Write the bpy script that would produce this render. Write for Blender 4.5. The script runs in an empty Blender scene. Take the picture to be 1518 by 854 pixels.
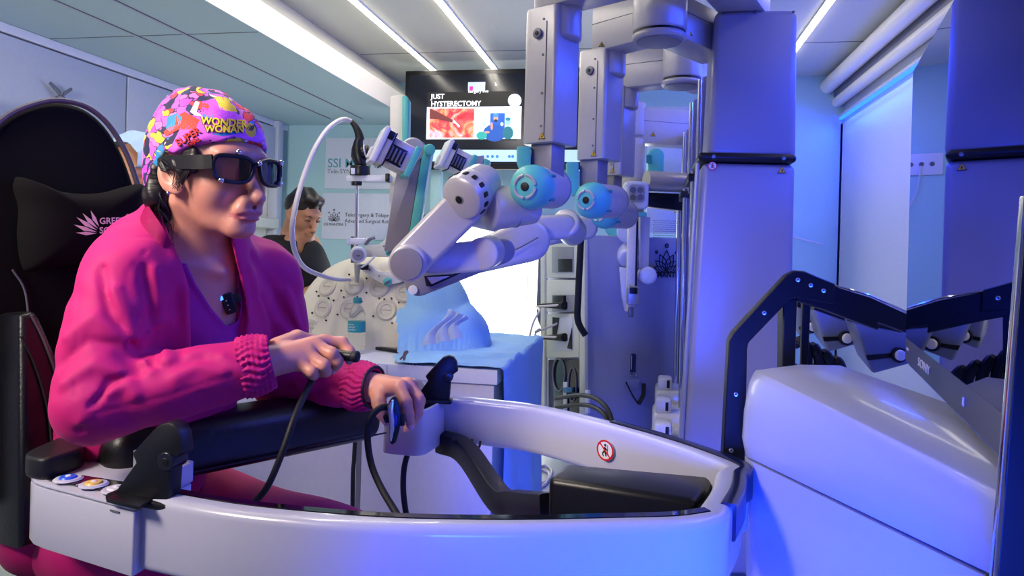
import bpy, bmesh, math, random
import numpy as np
from mathutils import Vector, Matrix
from mathutils.bvhtree import BVHTree
random.seed(7)
SC = bpy.context.scene
COL = SC.collection
V = Vector
# ---------------------------------------------------------------- camera
FPX, CX, CY, CAMH = 1050.0, 759.0, 372.0, 1.10
ROLL, YAW = 0.027, math.atan(197/1050)
cF = V((-math.sin(YAW), math.cos(YAW), 0)); _r0 = V((math.cos(YAW), math.sin(YAW), 0)); _u0 = V((0, 0, 1))
cR = math.cos(ROLL)*_r0 + math.sin(ROLL)*_u0
cU = math.cos(ROLL)*_u0 - math.sin(ROLL)*_r0
CAM = V((0, 0, CAMH))
cam_d = bpy.data.cameras.new('camera'); cam = bpy.data.objects.new('camera', cam_d); COL.objects.link(cam)
cam_d.sensor_width = 36; cam_d.lens = 36*FPX/1518; cam_d.shift_y = (CY-427)/1518; cam_d.clip_start = .02
m3 = Matrix((cR, cU, -cF)).transposed()
cam.matrix_world = Matrix.Translation(CAM) @ m3.to_4x4()
SC.camera = cam
def U(px, py, d): return CAM + d*(cF + (px-CX)/FPX*cR - (py-CY)/FPX*cU)
def ray(px, py): return cF + (px-CX)/FPX*cR - (py-CY)/FPX*cU
def AX(px, py, ax, val):
    r = ray(px, py); return CAM + r*((val-CAM[ax])/r[ax])
def AY(px, py, y): return AX(px, py, 1, y)
def AZ(px, py, z): return AX(px, py, 2, z)
# ---------------------------------------------------------------- world, exposure, lights
SC.view_settings.view_transform = 'Standard'; SC.view_settings.look = 'None'
SC.view_settings.gamma = 1; SC.view_settings.exposure = 0.1
w = bpy.data.worlds.new('world'); SC.world = w; w.use_nodes = True
w.node_tree.nodes['Background'].inputs[0].default_value = (.8, .9, 1, 1)
w.node_tree.nodes['Background'].inputs[1].default_value = .3
def area(name, loc, target, sx, sy, power, col):
    l = bpy.data.lights.new(name, 'AREA'); l.shape = 'RECTANGLE'; l.size = sx; l.size_y = sy
    l.energy = power; l.color = col
    o = bpy.data.objects.new(name, l); COL.objects.link(o); o.location = loc
    o.rotation_euler = (V(target)-V(loc)).to_track_quat('-Z', 'Y').to_euler(); return o
WHITE = (1, .93, .80); BLUE = (.012, .055, 1)
for x, p_ in ((-1.5, 13), (-1.06, 42), (.855, 7)):      # the ceiling strips' own light
    area('ceiling_strip_light', (x, 2.95, 2.355), (x, 2.95, 0), .05, 3.8, p_, WHITE)
area('wall_led_light', (1.26, 2.6, 2.03), (.2, 2.6, .9), 5.0, .03, 45, BLUE)          # blue strip under the rails
area('wall_wash_light', (1.272, 2.6, 2.055), (1.29, 2.6, 0), 5.0, .02, 12, BLUE)
area('rear_led_light', (.05, -.2, .72), (.34, .95, .52), .4, .3, 23, BLUE).data.spread = math.radians(70)          # blue lit wall behind the camera
area('surgeon_fill', (-1.5, -.1, 2.0), (-.70, 1.15, 1.02), .5, .5, 4.6, (1, .86, .76)).data.spread = math.radians(48)          # added warm fill aimed at the surgeon, not a lamp of the room
area('left_wall_fill', (-1.3, -1.3, 1.7), (-2.8, 3.2, 1.75), .8, .5, 12, (1, .95, .9)).data.spread = math.radians(60)  # added fill to brighten the left wall cabinets, no fixture there
area('daylight', (-.1, 4.9, 1.15), (-.2, 2, 1.0), .8, 1.2, 12, (1, 1, 1))               # bright doorway
# ---------------------------------------------------------------- materials
def srgb(h):
    if isinstance(h, str):
        h = [int(h[i:i+2], 16)/255 for i in (0, 2, 4)]
    return tuple(((c/12.92) if c <= .04045 else ((c+.055)/1.055)**2.4) for c in h)
MATS = {}
def mat(name, col='808080', rough=.5, metal=0, var=.06, bump=0, bs=60, coat=0, trans=0, emit=None, es=1, spec=.5, ior=1.45, sss=0, sheen=0, alpha=1, stretch=None):
    if name in MATS: return MATS[name]
    m = bpy.data.materials.new(name); m.use_nodes = True; MATS[name] = m
    nt = m.node_tree; b = nt.nodes['Principled BSDF']; c = srgb(col)
    tc = nt.nodes.new('ShaderNodeTexCoord'); mp = nt.nodes.new('ShaderNodeMapping')
    nt.links.new(tc.outputs['Object'], mp.inputs[0])
    if stretch: mp.inputs['Scale'].default_value = stretch
    n = nt.nodes.new('ShaderNodeTexNoise'); n.inputs['Scale'].default_value = bs; n.inputs['Detail'].default_value = 4
    nt.links.new(mp.outputs[0], n.inputs['Vector'])
    mx = nt.nodes.new('ShaderNodeMix'); mx.data_type = 'RGBA'
    mx.inputs[6].default_value = (*[x*(1-var) for x in c], 1); mx.inputs[7].default_value = (*[min(1, x*(1+var)) for x in c], 1)
    nt.links.new(n.outputs['Fac'], mx.inputs[0]); nt.links.new(mx.outputs[2], b.inputs['Base Color'])
    b.inputs['Roughness'].default_value = rough; b.inputs['Metallic'].default_value = metal
    b.inputs['Coat Weight'].default_value = coat; b.inputs['Coat Roughness'].default_value = .08
    b.inputs['Transmission Weight'].default_value = trans; b.inputs['IOR'].default_value = ior
    b.inputs['Specular IOR Level'].default_value = spec; b.inputs['Alpha'].default_value = alpha
    if sss: b.inputs['Subsurface Weight'].default_value = sss; b.inputs['Subsurface Radius'].default_value = (.01, .004, .002); b.inputs['Subsurface Scale'].default_value = 1
    if sheen: b.inputs['Sheen Weight'].default_value = sheen; b.inputs['Sheen Roughness'].default_value = .4
    if emit: b.inputs['Emission Color'].default_value = (*srgb(emit), 1); b.inputs['Emission Strength'].default_value = es
    if bump:
        bp = nt.nodes.new('ShaderNodeBump'); bp.inputs['Strength'].default_value = bump; bp.inputs['Distance'].default_value = .002
        nt.links.new(n.outputs['Fac'], bp.inputs['Height']); nt.links.new(bp.outputs[0], b.inputs['Normal'])
    return m
# ---------------------------------------------------------------- object plumbing
ORG = {}
def link(name, me, parent, origin):
    o = bpy.data.objects.new(name, me); COL.objects.link(o); ORG[o] = V(origin)
    if parent: o.parent = parent; o.location = V(origin)-ORG[parent]
    else: o.location = V(origin)
    return o
def thing(name, label, cat, loc, group=None):
    o = link(name, None, None, loc); o['label'] = label; o['category'] = cat; o.empty_display_size = .05
    if group: o['group'] = group
    return o
def tag(o, label, cat, group=None, kind=None):
    o['label'] = label; o['category'] = cat
    if group: o['group'] = group
    if kind: o['kind'] = kind
    return o
def obj(name, bm, m, parent=None, label=None, sharp=38, kind=None):
    if isinstance(bm, bpy.types.Mesh): me = bm; co = np.empty(len(me.vertices)*3, 'f'); me.vertices.foreach_get('co', co); co = co.reshape(-1, 3)
    else:
        bmesh.ops.recalc_face_normals(bm, faces=bm.faces)
        me = bpy.data.meshes.new(name); bm.to_mesh(me); bm.free()
        co = np.empty(len(me.vertices)*3, 'f'); me.vertices.foreach_get('co', co); co = co.reshape(-1, 3)
    lo, hi = co.min(0), co.max(0); org = V(((lo[0]+hi[0])/2, (lo[1]+hi[1])/2, lo[2]))
    me.transform(Matrix.Translation(-org))
    for p in (me.polygons,): p.foreach_set('use_smooth', [True]*len(p))
    if sharp < 180: me.set_sharp_from_angle(angle=math.radians(sharp))
    ms = m if isinstance(m, (list, tuple)) else [m]
    for x in ms: me.materials.append(x)
    o = link(name, me, parent, org)
    if label: o['label'] = label
    if kind: o['kind'] = kind
    return o
def struct(name, bm, m, parent=None, **k):
    return obj(name, bm, m, parent, kind=None if parent else 'structure', **k)
def BM(): return bmesh.new()
def bev(bm, geom_edges, w, seg=2):
    if w > 0 and geom_edges:
        bmesh.ops.bevel(bm, geom=geom_edges, offset=w, segments=seg, profile=.5, affect='EDGES', clamp_overlap=True)
def _merge(dst, src):
    me = bpy.data.meshes.new('_t'); src.to_mesh(me); src.free(); dst.from_mesh(me); bpy.data.meshes.remove(me); return dst
def basis(x, y, z): return Matrix((V(x), V(y), V(z))).transposed().to_4x4()
def frame(n, hint=(0, 0, 1)):
    n = V(n).normalized(); h = V(hint)
    if abs(n.dot(h.normalized())) > .98: h = V((0, 1, 0)) if abs(n.y) < .9 else V((1, 0, 0))
    x = h.cross(n).normalized(); y = n.cross(x); return x, y, n
def box(bm, c, s, R=None, b=0, seg=2):
    """box centred c, size s, optional (x,y,z) axes"""
    t = BM(); bmesh.ops.create_cube(t, size=1)
    for v in t.verts: v.co = V((v.co.x*s[0], v.co.y*s[1], v.co.z*s[2]))
    bev(t, t.edges[:], b, seg)
    M = Matrix.Translation(V(c)) @ (basis(*R) if R else Matrix())
    bmesh.ops.transform(t, matrix=M, verts=t.verts); return _merge(bm, t)
def bb(bm, lo, hi, b=0, seg=2):
    lo, hi = V(lo), V(hi); return box(bm, (lo+hi)/2, hi-lo, None, b, seg)
def prism(bm, pts, ext, b=0, seg=2, caps_only=False):
    """planar polygon pts (3D) extruded by vector ext"""
    t = BM(); vs = [t.verts.new(V(p)) for p in pts]; f = t.faces.new(vs)
    r = bmesh.ops.extrude_face_region(t, geom=[f]); nv = [g for g in r['geom'] if isinstance(g, bmesh.types.BMVert)]
    bmesh.ops.translate(t, vec=V(ext), verts=nv)
    if b:
        if caps_only:
            e = V(ext).normalized(); ed = [x for x in t.edges if abs((x.verts[0].co-x.verts[1].co).normalized().dot(e)) < .5]
        else: ed = t.edges[:]
        bev(t, ed, b, seg)
    return _merge(bm, t)
def lathe(bm, prof, o, ax, seg=32, hint=(0, 0, 1)):
    """prof list of (r, h) along axis"""
    x, y, n = frame(ax, hint); o = V(o); rings = []
    t = BM()
    for r, h in prof:
        if r < 1e-6: rings.append([t.verts.new(o+n*h)])
        else: rings.append([t.verts.new(o+n*h+x*(r*math.cos(2*math.pi*i/seg))+y*(r*math.sin(2*math.pi*i/seg))) for i in range(seg)])
    for a, b_ in zip(rings, rings[1:]):
        for i in range(seg):
            j = (i+1) % seg
            if len(a) == 1 and len(b_) == 1: continue
            if len(a) == 1: t.faces.new((a[0], b_[j], b_[i]))
            elif len(b_) == 1: t.faces.new((a[i], a[j], b_[0]))
            else: t.faces.new((a[i], a[j], b_[j], b_[i]))
    if len(rings[0]) > 1: t.faces.new(list(reversed(rings[0])))
    if len(rings[-1]) > 1: t.faces.new(rings[-1])
    return _merge(bm, t)
def cyl(bm, p1, p2, r1, r2=None, b=.0, seg=32):
    r2 = r1 if r2 is None else r2; p1, p2 = V(p1), V(p2); L = (p2-p1).length
    b = min(b, L*.45, r1*.6 or b, r2*.6 or b)
    pr = [(0, 0)]+[(r1-b+b*math.sin(a), b-b*math.cos(a)) for a in (0, .52, 1.05, 1.57)]+[(r2-b+b*math.cos(a), L-b+b*math.sin(a)) for a in (0, .52, 1.05, 1.57)]+[(0, L)] if b else [(0, 0), (r1, 0), (r2, L), (0, L)]
    return lathe(bm, pr, p1, p2-p1, seg)
def smooth_path(pts, n=8):
    P = [V(p) for p in pts]; P = [P[0]*2-P[1]]+P+[P[-1]*2-P[-2]]; out = []
    for i in range(1, len(P)-2):
        a, b_, c, d = P[i-1:i+3]
        for k in range(n):
            t = k/n; out.append(.5*((2*b_)+(-a+c)*t+(2*a-5*b_+4*c-d)*t*t+(-a+3*b_-3*c+d)*t**3))
    out.append(P[-2]); return out
def tube(bm, pts, r, seg=10, sm=8, prof=None):
    """sweep circle (or prof: list of (x,y)) along smoothed path"""
    P = smooth_path(pts, sm) if sm else [V(p) for p in pts]
    t = BM(); T = [(P[min(i+1, len(P)-1)]-P[max(i-1, 0)]).normalized() for i in range(len(P))]
    x, y, _ = frame(T[0]); rings = []
    pr = prof or [(math.cos(2*math.pi*i/seg), math.sin(2*math.pi*i/seg)) for i in range(seg)]
    for i, p in enumerate(P):
        x = (x-T[i]*x.dot(T[i])).normalized(); y = T[i].cross(x)
        rr = r[0]+(r[1]-r[0])*i/(len(P)-1) if isinstance(r, tuple) else r
        rings.append([t.verts.new(p+x*(rr*a)+y*(rr*b_)) for a, b_ in pr])
    n = len(pr)
    for a, b_ in zip(rings, rings[1:]):
        for i in range(n): t.faces.new((a[i], a[(i+1) % n], b_[(i+1) % n], b_[i]))
    t.faces.new(list(reversed(rings[0]))); t.faces.new(rings[-1])
    return _merge(bm, t)
def stadium(bm, p1, p2, r1, r2, n, th, b=.006, seg=3):
    """rounded link plate between two pivots, centred on them, thickness th along n"""
    p1, p2, n = V(p1), V(p2), V(n).normalized(); d = (p2-p1); d -= n*d.dot(n); L = d.length; d.normalize(); s = n.cross(d)
    a0 = math.acos(max(-1, min(1, (r1-r2)/max(L, 1e-6)))); pts = []
    K = 12
    for i in range(K+1):
        a = a0+(2*math.pi-2*a0)*i/K; pts.append(p1+d*(r1*math.cos(a))+s*(r1*math.sin(a)))
    for i in range(K+1):
        a = -a0+2*a0*i/K; pts.append(p1+d*L+d*(r2*math.cos(a))+s*(r2*math.sin(a)))
    pts = [p-n*(th/2) for p in pts]
    return prism(bm, pts, n*th, b, seg, caps_only=True)
def rrect(c, x, y, w, h, r, k=5):
    c, x, y = V(c), V(x), V(y); out = []
    for sx, sy, a0 in ((1, 1, 0), (-1, 1, 90), (-1, -1, 180), (1, -1, 270)):
        for i in range(k+1):
            a = math.radians(a0+90*i/k); out.append(c+x*(sx*(w/2-r)+r*math.cos(a))+y*(sy*(h/2-r)+r*math.sin(a)))
    return out
def ell(bm, c, r, R=None, seg=24):
    t = BM(); bmesh.ops.create_uvsphere(t, u_segments=seg, v_segments=seg//2, radius=1)
    for v in t.verts: v.co = V((v.co.x*r[0], v.co.y*r[1], v.co.z*r[2]))
    bmesh.ops.transform(t, matrix=Matrix.Translation(V(c)) @ (basis(*R) if R else Matrix()), verts=t.verts); return _merge(bm, t)
def loft(bm, rings, cap=True, closed=True):
    t = BM(); R = [[t.verts.new(V(p)) for p in r] for r in rings]; n = len(R[0])
    for a, b_ in zip(R, R[1:]):
        for i in range(n if closed else n-1): t.faces.new((a[i], a[(i+1) % n], b_[(i+1) % n], b_[i]))
    if cap: t.faces.new(list(reversed(R[0]))); t.faces.new(R[-1])
    return _merge(bm, t)
def poly_bevel_box(bm, quad_lo, quad_hi, b=0): return loft(bm, [quad_lo, quad_hi])
def text_bm(s, o, x, y, size, ext=.0015, align='LEFT', bold=0, sp=1, ls=1):
    cu = bpy.data.curves.new('t', 'FONT'); cu.body = s; cu.size = size; cu.align_x = align; cu.extrude = ext/2; cu.offset = bold; cu.resolution_u = 3
    cu.space_character = sp; cu.space_line = ls
    ob = bpy.data.objects.new('t', cu); COL.objects.link(ob)
    dg = bpy.context.evaluated_depsgraph_get(); dg.update(); me = bpy.data.meshes.new_from_object(ob.evaluated_get(dg))
    bpy.data.objects.remove(ob); bpy.data.curves.remove(cu)
    bm = BM(); bm.from_mesh(me); bpy.data.meshes.remove(me)
    x, y = V(x).normalized(), V(y).normalized(); n = x.cross(y)
    bmesh.ops.transform(bm, matrix=Matrix.Translation(V(o)) @ basis(x, y, n), verts=bm.verts); return bm
# ---------------------------------------------------------------- signed distance modelling
def smin(a, b, k):
    if k <= 0: return np.minimum(a, b)
    h = np.maximum(k-np.abs(a-b), 0)/k; return np.minimum(a, b)-h*h*k*.25
def smax(a, b, k): return -smin(-a, -b, k)
def s_cone(p, a, b, r1, r2):
    a = np.array(a, 'f'); b = np.array(b, 'f'); ba = b-a; l2 = float(ba@ba)+1e-12
    pa = p-a; t = np.clip(pa@ba/l2, 0, 1); return np.sqrt(((pa-t[:, None]*ba)**2).sum(1))-(r1+(r2-r1)*t)
def s_ell(p, c, r, R=None):
    q = p-np.array(c, 'f')
    if R is not None: q = q @ np.array([list(x) for x in R], 'f').T
    r = np.array(r, 'f'); k0 = np.sqrt(((q/r)**2).sum(1)); k1 = np.sqrt(((q/(r*r))**2).sum(1)); return k0*(k0-1)/np.maximum(k1, 1e-9)
def s_chain(p, pts, rs, k=0):
    d = None
    for i in range(len(pts)-1):
        e = s_cone(p, pts[i], pts[i+1], rs[i], rs[i+1]); d = e if d is None else smin(d, e, k)
    return d
def s_line(p, pts):
    d = None
    for i in range(len(pts)-1):
        e = s_cone(p, pts[i], pts[i+1], 0, 0); d = e if d is None else np.minimum(d, e)
    return d
def sdf_mesh(fn, lo, hi, h, B=8, lip=1.5):
    lo = np.array(lo, 'f'); nb = np.ceil((np.array(hi, 'f')-lo)/(h*B)).astype(int)
    g = np.stack(np.meshgrid(*[np.arange(n) for n in nb], indexing='ij'), -1).reshape(-1, 3)
    c = (lo+(g+.5)*h*B).astype('f'); d = np.concatenate([fn(c[i:i+200000]) for i in range(0, len(c), 200000)])
    g = g[np.abs(d) < h*B*.87*lip]
    NX, NY, NZ = [int(n*B) for n in nb]; L = B+1
    loc = np.stack(np.meshgrid(*[np.arange(L)]*3, indexing='ij'), -1).reshape(-1, 3)
    ids = []; vs = []; quads = []
    def cid(q): return q[..., 0]+NX*(q[..., 1]+NY*q[..., 2])
    CH = 400
    for s in range(0, len(g), CH):
        gg = g[s:s+CH]; pts = lo+((gg[:, None]*B+loc[None])*h).astype('f')
        F = fn(pts.reshape(-1, 3)).reshape(len(gg), L, L, L); S = F < 0
        # cells
        acc = np.zeros((len(gg), B, B, B, 3), 'f'); cnt = np.zeros((len(gg), B, B, B), 'f')
        for ax in range(3):
            o = [a for a in range(3) if a != ax]
            for u in (0, 1):
                for v_ in (0, 1):
                    i0 = [slice(None)]+[None]*3; i1 = [slice(None)]+[None]*3
                    i0[1+ax] = slice(0, B); i1[1+ax] = slice(1, B+1)
                    for oo, k in ((o[0], u), (o[1], v_)): i0[1+oo] = i1[1+oo] = slice(k, k+B)
                    a = F[tuple(i0)]; b_ = F[tuple(i1)]; m = (a < 0) != (b_ < 0)
                    t = np.where(m, a/np.where(m, a-b_, 1), 0)
                    acc[..., ax] += t*m; acc[..., o[0]] += u*m; acc[..., o[1]] += v_*m; cnt += m
        act = np.argwhere(cnt > 0)
        if len(act):
            cc = act[:, 1:]; q = gg[act[:, 0]]*B+cc; off = acc[tuple(act.T)]/cnt[tuple(act.T)][:, None]
            ids.append(cid(q)); vs.append(lo+(q+off)*h)
        for ax in range(3):
            i1 = [slice(None)]+[slice(0, B)]*3; i1[1+ax] = slice(1, B+1)
            a = S[:, :B, :B, :B]; b_ = S[tuple(i1)]; e = np.argwhere(a != b_)
            if not len(e): continue
            q = gg[e[:, 0]]*B+e[:, 1:]; fl = a[tuple(e.T)]
            o1, o2 = (ax+1) % 3, (ax+2) % 3; q4 = []
            for du, dv in ((0, 0), (-1, 0), (-1, -1), (0, -1)):
                w_ = q.copy(); w_[:, o1] += du; w_[:, o2] += dv; q4.append(cid(w_))
            q4 = np.stack(q4, 1); q4[~fl] = q4[~fl][:, ::-1]; quads.append(q4)
    ids = np.concatenate(ids); vs = np.concatenate(vs); Q = np.concatenate(quads)
    od = np.argsort(ids); ids = ids[od]; vs = vs[od]
    k = np.clip(np.searchsorted(ids, Q), 0, len(ids)-1); ok = (ids[k] == Q).all(1); k = k[ok]
    me = bpy.data.meshes.new('sdf'); me.vertices.add(len(vs)); me.vertices.foreach_set('co', vs.astype('f').ravel())
    me.loops.add(len(k)*4); me.loops.foreach_set('vertex_index', k.ravel().astype('i'))
    me.polygons.add(len(k)); me.polygons.foreach_set('loop_start', np.arange(0, len(k)*4, 4, dtype='i'))
    me.update(calc_edges=True); me.validate(); return me
def march(fn, px, py, d0=.3, d1=6):
    """point where the view ray of a picture position meets a modelled surface"""
    r = np.array(ray(px, py)); c = np.array(CAM); t = d0
    for _ in range(200):
        p = (c+r*t).astype('f')[None]; d = float(fn(p)[0]); t += max(abs(d)*.6, .0003) if d > 0 else -abs(d)*.6
        if abs(d) < .0004 or t > d1: break
    return c+r*t if t < d1 else None
# ================================================================ MATERIALS
M = dict(
 cab=mat('cabinet', 'bac0cc', .45, bump=.05), far=mat('far_wall', 'a5cdd0', .6), soff=mat('soffit', 'b6d0d2', .5),
 cream=mat('cream', 'e6e3cf', .5), ceil=mat('ceiling', 'c8c9bc', .55), joint=mat('joint', '5a5f66', .6), floor=mat('floor', 'c4ccc8', .35),
 panel=mat('door_panel', 'c0c4d0', .4), trimw=mat('trim_white', 'd6d9e2', .3), rail=mat('rail', 'e8e4d8', .35),
 silver=mat('silver', 'a9adb8', .35, .55, bump=.04, bs=300), silver_dk=mat('silver_dark', '74757f', .4, .4), white=mat('white_shell', 'd9dae2', .28, coat=.3),
 grey=mat('robot_grey', 'bebbbc', .33, .2), grey2=mat('robot_grey_dark', '8a8992', .38, .15), teal=mat('teal', '58bcb6', .4), teal_dk=mat('teal_dark', '2c8b90', .45),
 black=mat('black_plastic', '0d0e14', .35, var=.2), blackm=mat('black_metal', '07080c', .45, var=.2), rubber=mat('rubber', '0b0c10', .6), leather=mat('leather', '0b0a0c', .38, bump=.25, bs=350),
 chrome=mat('chrome', 'd0d2da', .15, 1), brass=mat('screw', '9aa0b0', .3, .9), ivory=mat('ivory', 'e4e0d2', .35), plastic=mat('cable_white', 'd6cfd0', .4),
 drape=mat('drape', '8fc0ea', .75, bump=.3, bs=120), ink=mat('ink', '20242e', .5), inkteal=mat('ink_teal', '5aa0a8', .5), inkgrey=mat('ink_grey', '70747c', .5), inkwhite=mat('ink_white', 'e6e6ea', .5),
 red=mat('red', 'd01818', .4), yellow=mat('yellow', 'e0b838', .4), paper=mat('poster', 'd2d8e6', .4), glass=mat('glass', 'ffffff', .02, trans=1, ior=1.3),
 lamp=mat('lamp', 'ffffff', .5, emit='fff6e4', es=9), led=mat('led', '2050ff', .5, emit='1238ff', es=9), sun=mat('daylight_glass', 'ffffff', .5, emit='ffffff', es=5))
X0, X1, YF, YB, ZS, ZC = -2.85, 1.32, 5.2, -1.6, 2.05, 2.37
# floor, walls, ceiling
struct('floor', bb(BM(), (X0-.1, YB-.1, -.1), (X1+.1, YF+.1, 0)), M['floor'])
struct('wall_far', bb(BM(), (X0-.1, YF, 0), (X1+.1, YF+.1, 2.5)), M['far'])
struct('wall_back', bb(BM(), (X0-.1, YB-.1, 0), (X1+.1, YB, 2.5)), M['cab'])
struct('wall_right', bb(BM(), (X1, YB, 0), (X1+.1, YF, 2.5)), M['panel'])
struct('wall_left', bb(BM(), (X0-.1, YB, 0), (X0, YF, 2.5)), M['cream'])
cl = struct('ceiling', bb(BM(), (-1.9, YB, ZC), (X1+.1, YF, ZC+.1)), M['ceil'])
for y in (.3, 2.35, 4.4): struct('ceiling_joint', bb(BM(), (-1.88, y, ZC-.002), (X1, y+.006, ZC+.01)), M['joint'], cl)
# soffit beam on the left
so = struct('trim_1', prism(BM(), [(X0, YB, ZS), (-1.72, YB, ZS), (-1.72, YB, 2.19), (-1.75, YB, 2.205), (-1.9, YB, 2.37), (X0, YB, 2.47)], (0, YF-YB, 0)), [M['soff']])
so.data.materials.append(M['cream'])
for p in so.data.polygons:
    if p.normal.x > .5: p.material_index = 1
for x in (-2.35, -2.1): struct('soffit_seam', bb(BM(), (x, YB, ZS-.004), (x+.012, YF-.25, ZS+.01), .001), M['cab'], so)
for x in (-2.345, -2.095): struct('seam_shadow_gap', bb(BM(), (x+.01, YB, ZS-.003), (x+.015, YF-.25, ZS+.01)), M['joint'], so)
for y in (2.9,): struct('soffit_joint', bb(BM(), (X0, y, ZS-.0015), (-1.73, y+.005, ZS+.01)), M['joint'], so)
struct('trim_2', bb(BM(), (X0, YB, ZS-.045), (X0+.045, YF, ZS), .008), M['trimw'])
# cabinets on the left wall: each flap is a panel of its own
yl = [YB, -.4, .8, 2.0, AX(180, 150, 0, X0+.02).y, 3.9, 5.02]
lab = ['', '', '', 'wide pale lilac wall cabinet flap above the gaming chair', 'pale lilac wall cabinet flap between the chair and the patterned cap', 'far pale lilac wall cabinet flap next to the teal end wall']
for i in range(3, 6):
    a, b_ = yl[i]+.006, yl[i+1]-.006
    t = thing('wall_cabinet', lab[i], 'cabinet', (X0+.02, (a+b_)/2, 1.55), 'flap cabinets along the left wall')
    obj('cabinet_body', bb(BM(), (X0, a, 1.60), (X0+.03, b_, ZS-.05)), M['joint'], t)
    obj('door', bb(BM(), (X0+.03, a, 1.60), (X0+.055, b_, ZS-.055), .006), M['cab'], t)
    obj('light_ledge', bb(BM(), (X0, a, 1.555), (X0+.07, b_, 1.585), .01), M['trimw'], t)
# recessed cream niche below
struct('trim_3', bb(BM(), (X0, 2.0, 1.22), (X0+.1, 5.0, 1.3), .02), M['cream'])
struct('trim_4', bb(BM(), (X0, 4.98, 0), (X0+.08, 5.06, ZS), .01), M['cab'])
# ceiling strips
for x, y1, lb in ((-1.5, 4.82, 'long white ceiling light strip, left one of the pair running to the wall screen'), (-1.06, 4.86, 'long white ceiling light strip, right one of the pair running to the wall screen'), (.855, 4.82, 'white ceiling light strip right of the near robot column')):
    t = thing('ceiling_light', lb, 'light', (x, 3.1, 2.36), 'linear ceiling lights')
    obj('diffuser', bb(BM(), (x-.017, 1.5, 2.354), (x+.017, y1, 2.372)), M['lamp'], t)
    fr = BM()
    for s in (-1, 1): bb(fr, (x+s*.017-.003, 1.5, 2.36), (x+s*.017+.003, y1, 2.373))
    obj('frame', fr, M['trimw'], t)
# right wall: rails, LED, panels
for x, z, r in ((1.21, 2.295, .05), (1.275, 2.185, .036)):
    struct('trim_5' if r > .04 else 'trim_6', cyl(BM(), (x, YB, z), (x, YF, z), r, seg=24), M['rail'])
struct('trim_7', bb(BM(), (1.25, YB, 2.2), (X1, YF, ZC)), M['silver_dk'])
t = thing('led_strip', 'blue glowing light strip under the round rails on the right wall', 'light', (1.3, 2, 2.06))
obj('diffuser', bb(BM(), (1.288, YB, 2.062), (1.31, YF, 2.078), .003), M['led'], t)
obj('channel', bb(BM(), (1.285, YB, 2.078), (X1, YF, 2.095), .002), M['trimw'], t)
wp = [AX(p, 300, 0, 1.3).y for p in (1184, 1247)]+[2.2, 1.0, -.2, -1.55]
wp = [5.15]+wp
for i in range(len(wp)-1):
    a, b_ = wp[i+1]+.004, wp[i]-.004
    struct('door_%d' % (i+1), bb(BM(), (1.3, a, 0), (X1+.02, b_, 2.03), .003), M['panel'])
# daylight doorway at the far end
x0 = AY(672, 400, YF).x; x1_ = AY(812, 400, YF).x
dw = struct('window_1', bb(BM(), (x0, YF-.012, .3), (x1_, YF-.004, 1.32)), M['sun'])
fr = BM()
for a, b_ in (((x0-.05, .25), (x0, 1.37)), ((x1_, .25), (x1_+.05, 1.37)), ((x0-.05, 1.32), (x1_+.05, 1.37)), ((x0-.05, .25), (x1_+.05, .3))):
    bb(fr, (a[0], YF-.03, a[1]), (b_[0], YF, b_[1]), .004)
struct('window_frame', fr, M['trimw'], dw)
# posters
def poster(px0, py0, px1, py1, name, label):
    a = AY(px0, py0, YF); b_ = AY(px1, py1, YF)
    t = thing(name, label, 'poster', ((a.x+b_.x)/2, YF, b_.z))
    obj('board', bb(BM(), (a.x, YF-.012, b_.z), (b_.x, YF-.001, a.z), .002), M['paper'], t); return t, a, b_
def lotus(o, x, y, s, th=.012, dots=True):
    """outline lotus emblem: petals and dots as thin raised lines"""
    o, x, y = V(o), V(x), V(y); n = x.cross(y); bm = BM(); w_ = th*s
    for ang, L, W in ((0, .8, .2), (28, .72, .18), (-28, .72, .18), (54, .66, .16), (-54, .66, .16), (76, .6, .12), (-76, .6, .12)):
        a = math.radians(ang); d = y*math.cos(a)+x*math.sin(a); q = n.cross(d)
        for sg in (1, -1):
            pts = [o+d*(L*s*t_)+q*(sg*W*s*math.sin(math.pi*t_**.8)) for t_ in (0, .2, .4, .6, .8, 1)]
            tube(bm, pts, w_*.7, 5, 2)
    for dx, dy, r in ((0, .98, .07), (-.5, .72, .045), (.5, .72, .045)):
        if dots:
            c = o+x*(dx*s)+y*(dy*s); tube(bm, [c+x*(r*s*math.cos(k*math.pi/6))+y*(r*s*math.sin(k*math.pi/6)) for k in range(13)], w_, 5, 1)
    return bm
t, a, b_ = poster(484, 205, 600, 281, 'wall_poster', 'upper pale poster with large teal letters on the end wall')
XX, ZZ = V((1, 0, 0)), V((0, 0, 1)); s = (a.z-b_.z)
obj('lettering', text_bm('SSI MANTRA', (a.x+.02, YF-.013, b_.z+s*.42), XX, ZZ, .1, bold=.001), M['inkteal'], t)
obj('small_lettering', text_bm('Tele-SYNC in ', (a.x+.02, YF-.013, b_.z+s*.30), XX, ZZ, .05), M['inkgrey'], t)
t, a, b_ = poster(479, 286, 604, 357, 'wall_poster', 'lower pale poster with lotus emblem and two lines of small text')
c = AY(495, 327, YF-.013)
obj('emblem', lotus(c, XX, ZZ, .085, .03), M['ink'], t)
obj('lettering', text_bm('SSI MANTRA 3', c+V((-.085, 0, -.04)), XX, ZZ, .03), M['ink'], t)
c = AY(511, 321, YF-.013)
obj('upper_line', text_bm('Telesurgery & Teleproctoring Enabled', c, XX, ZZ, .042), M['ink'], t)
obj('lower_line', text_bm('Advanced Surgical Robotic System', c+V((0, 0, -.047)), XX, ZZ, .04), M['ink'], t)
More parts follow.
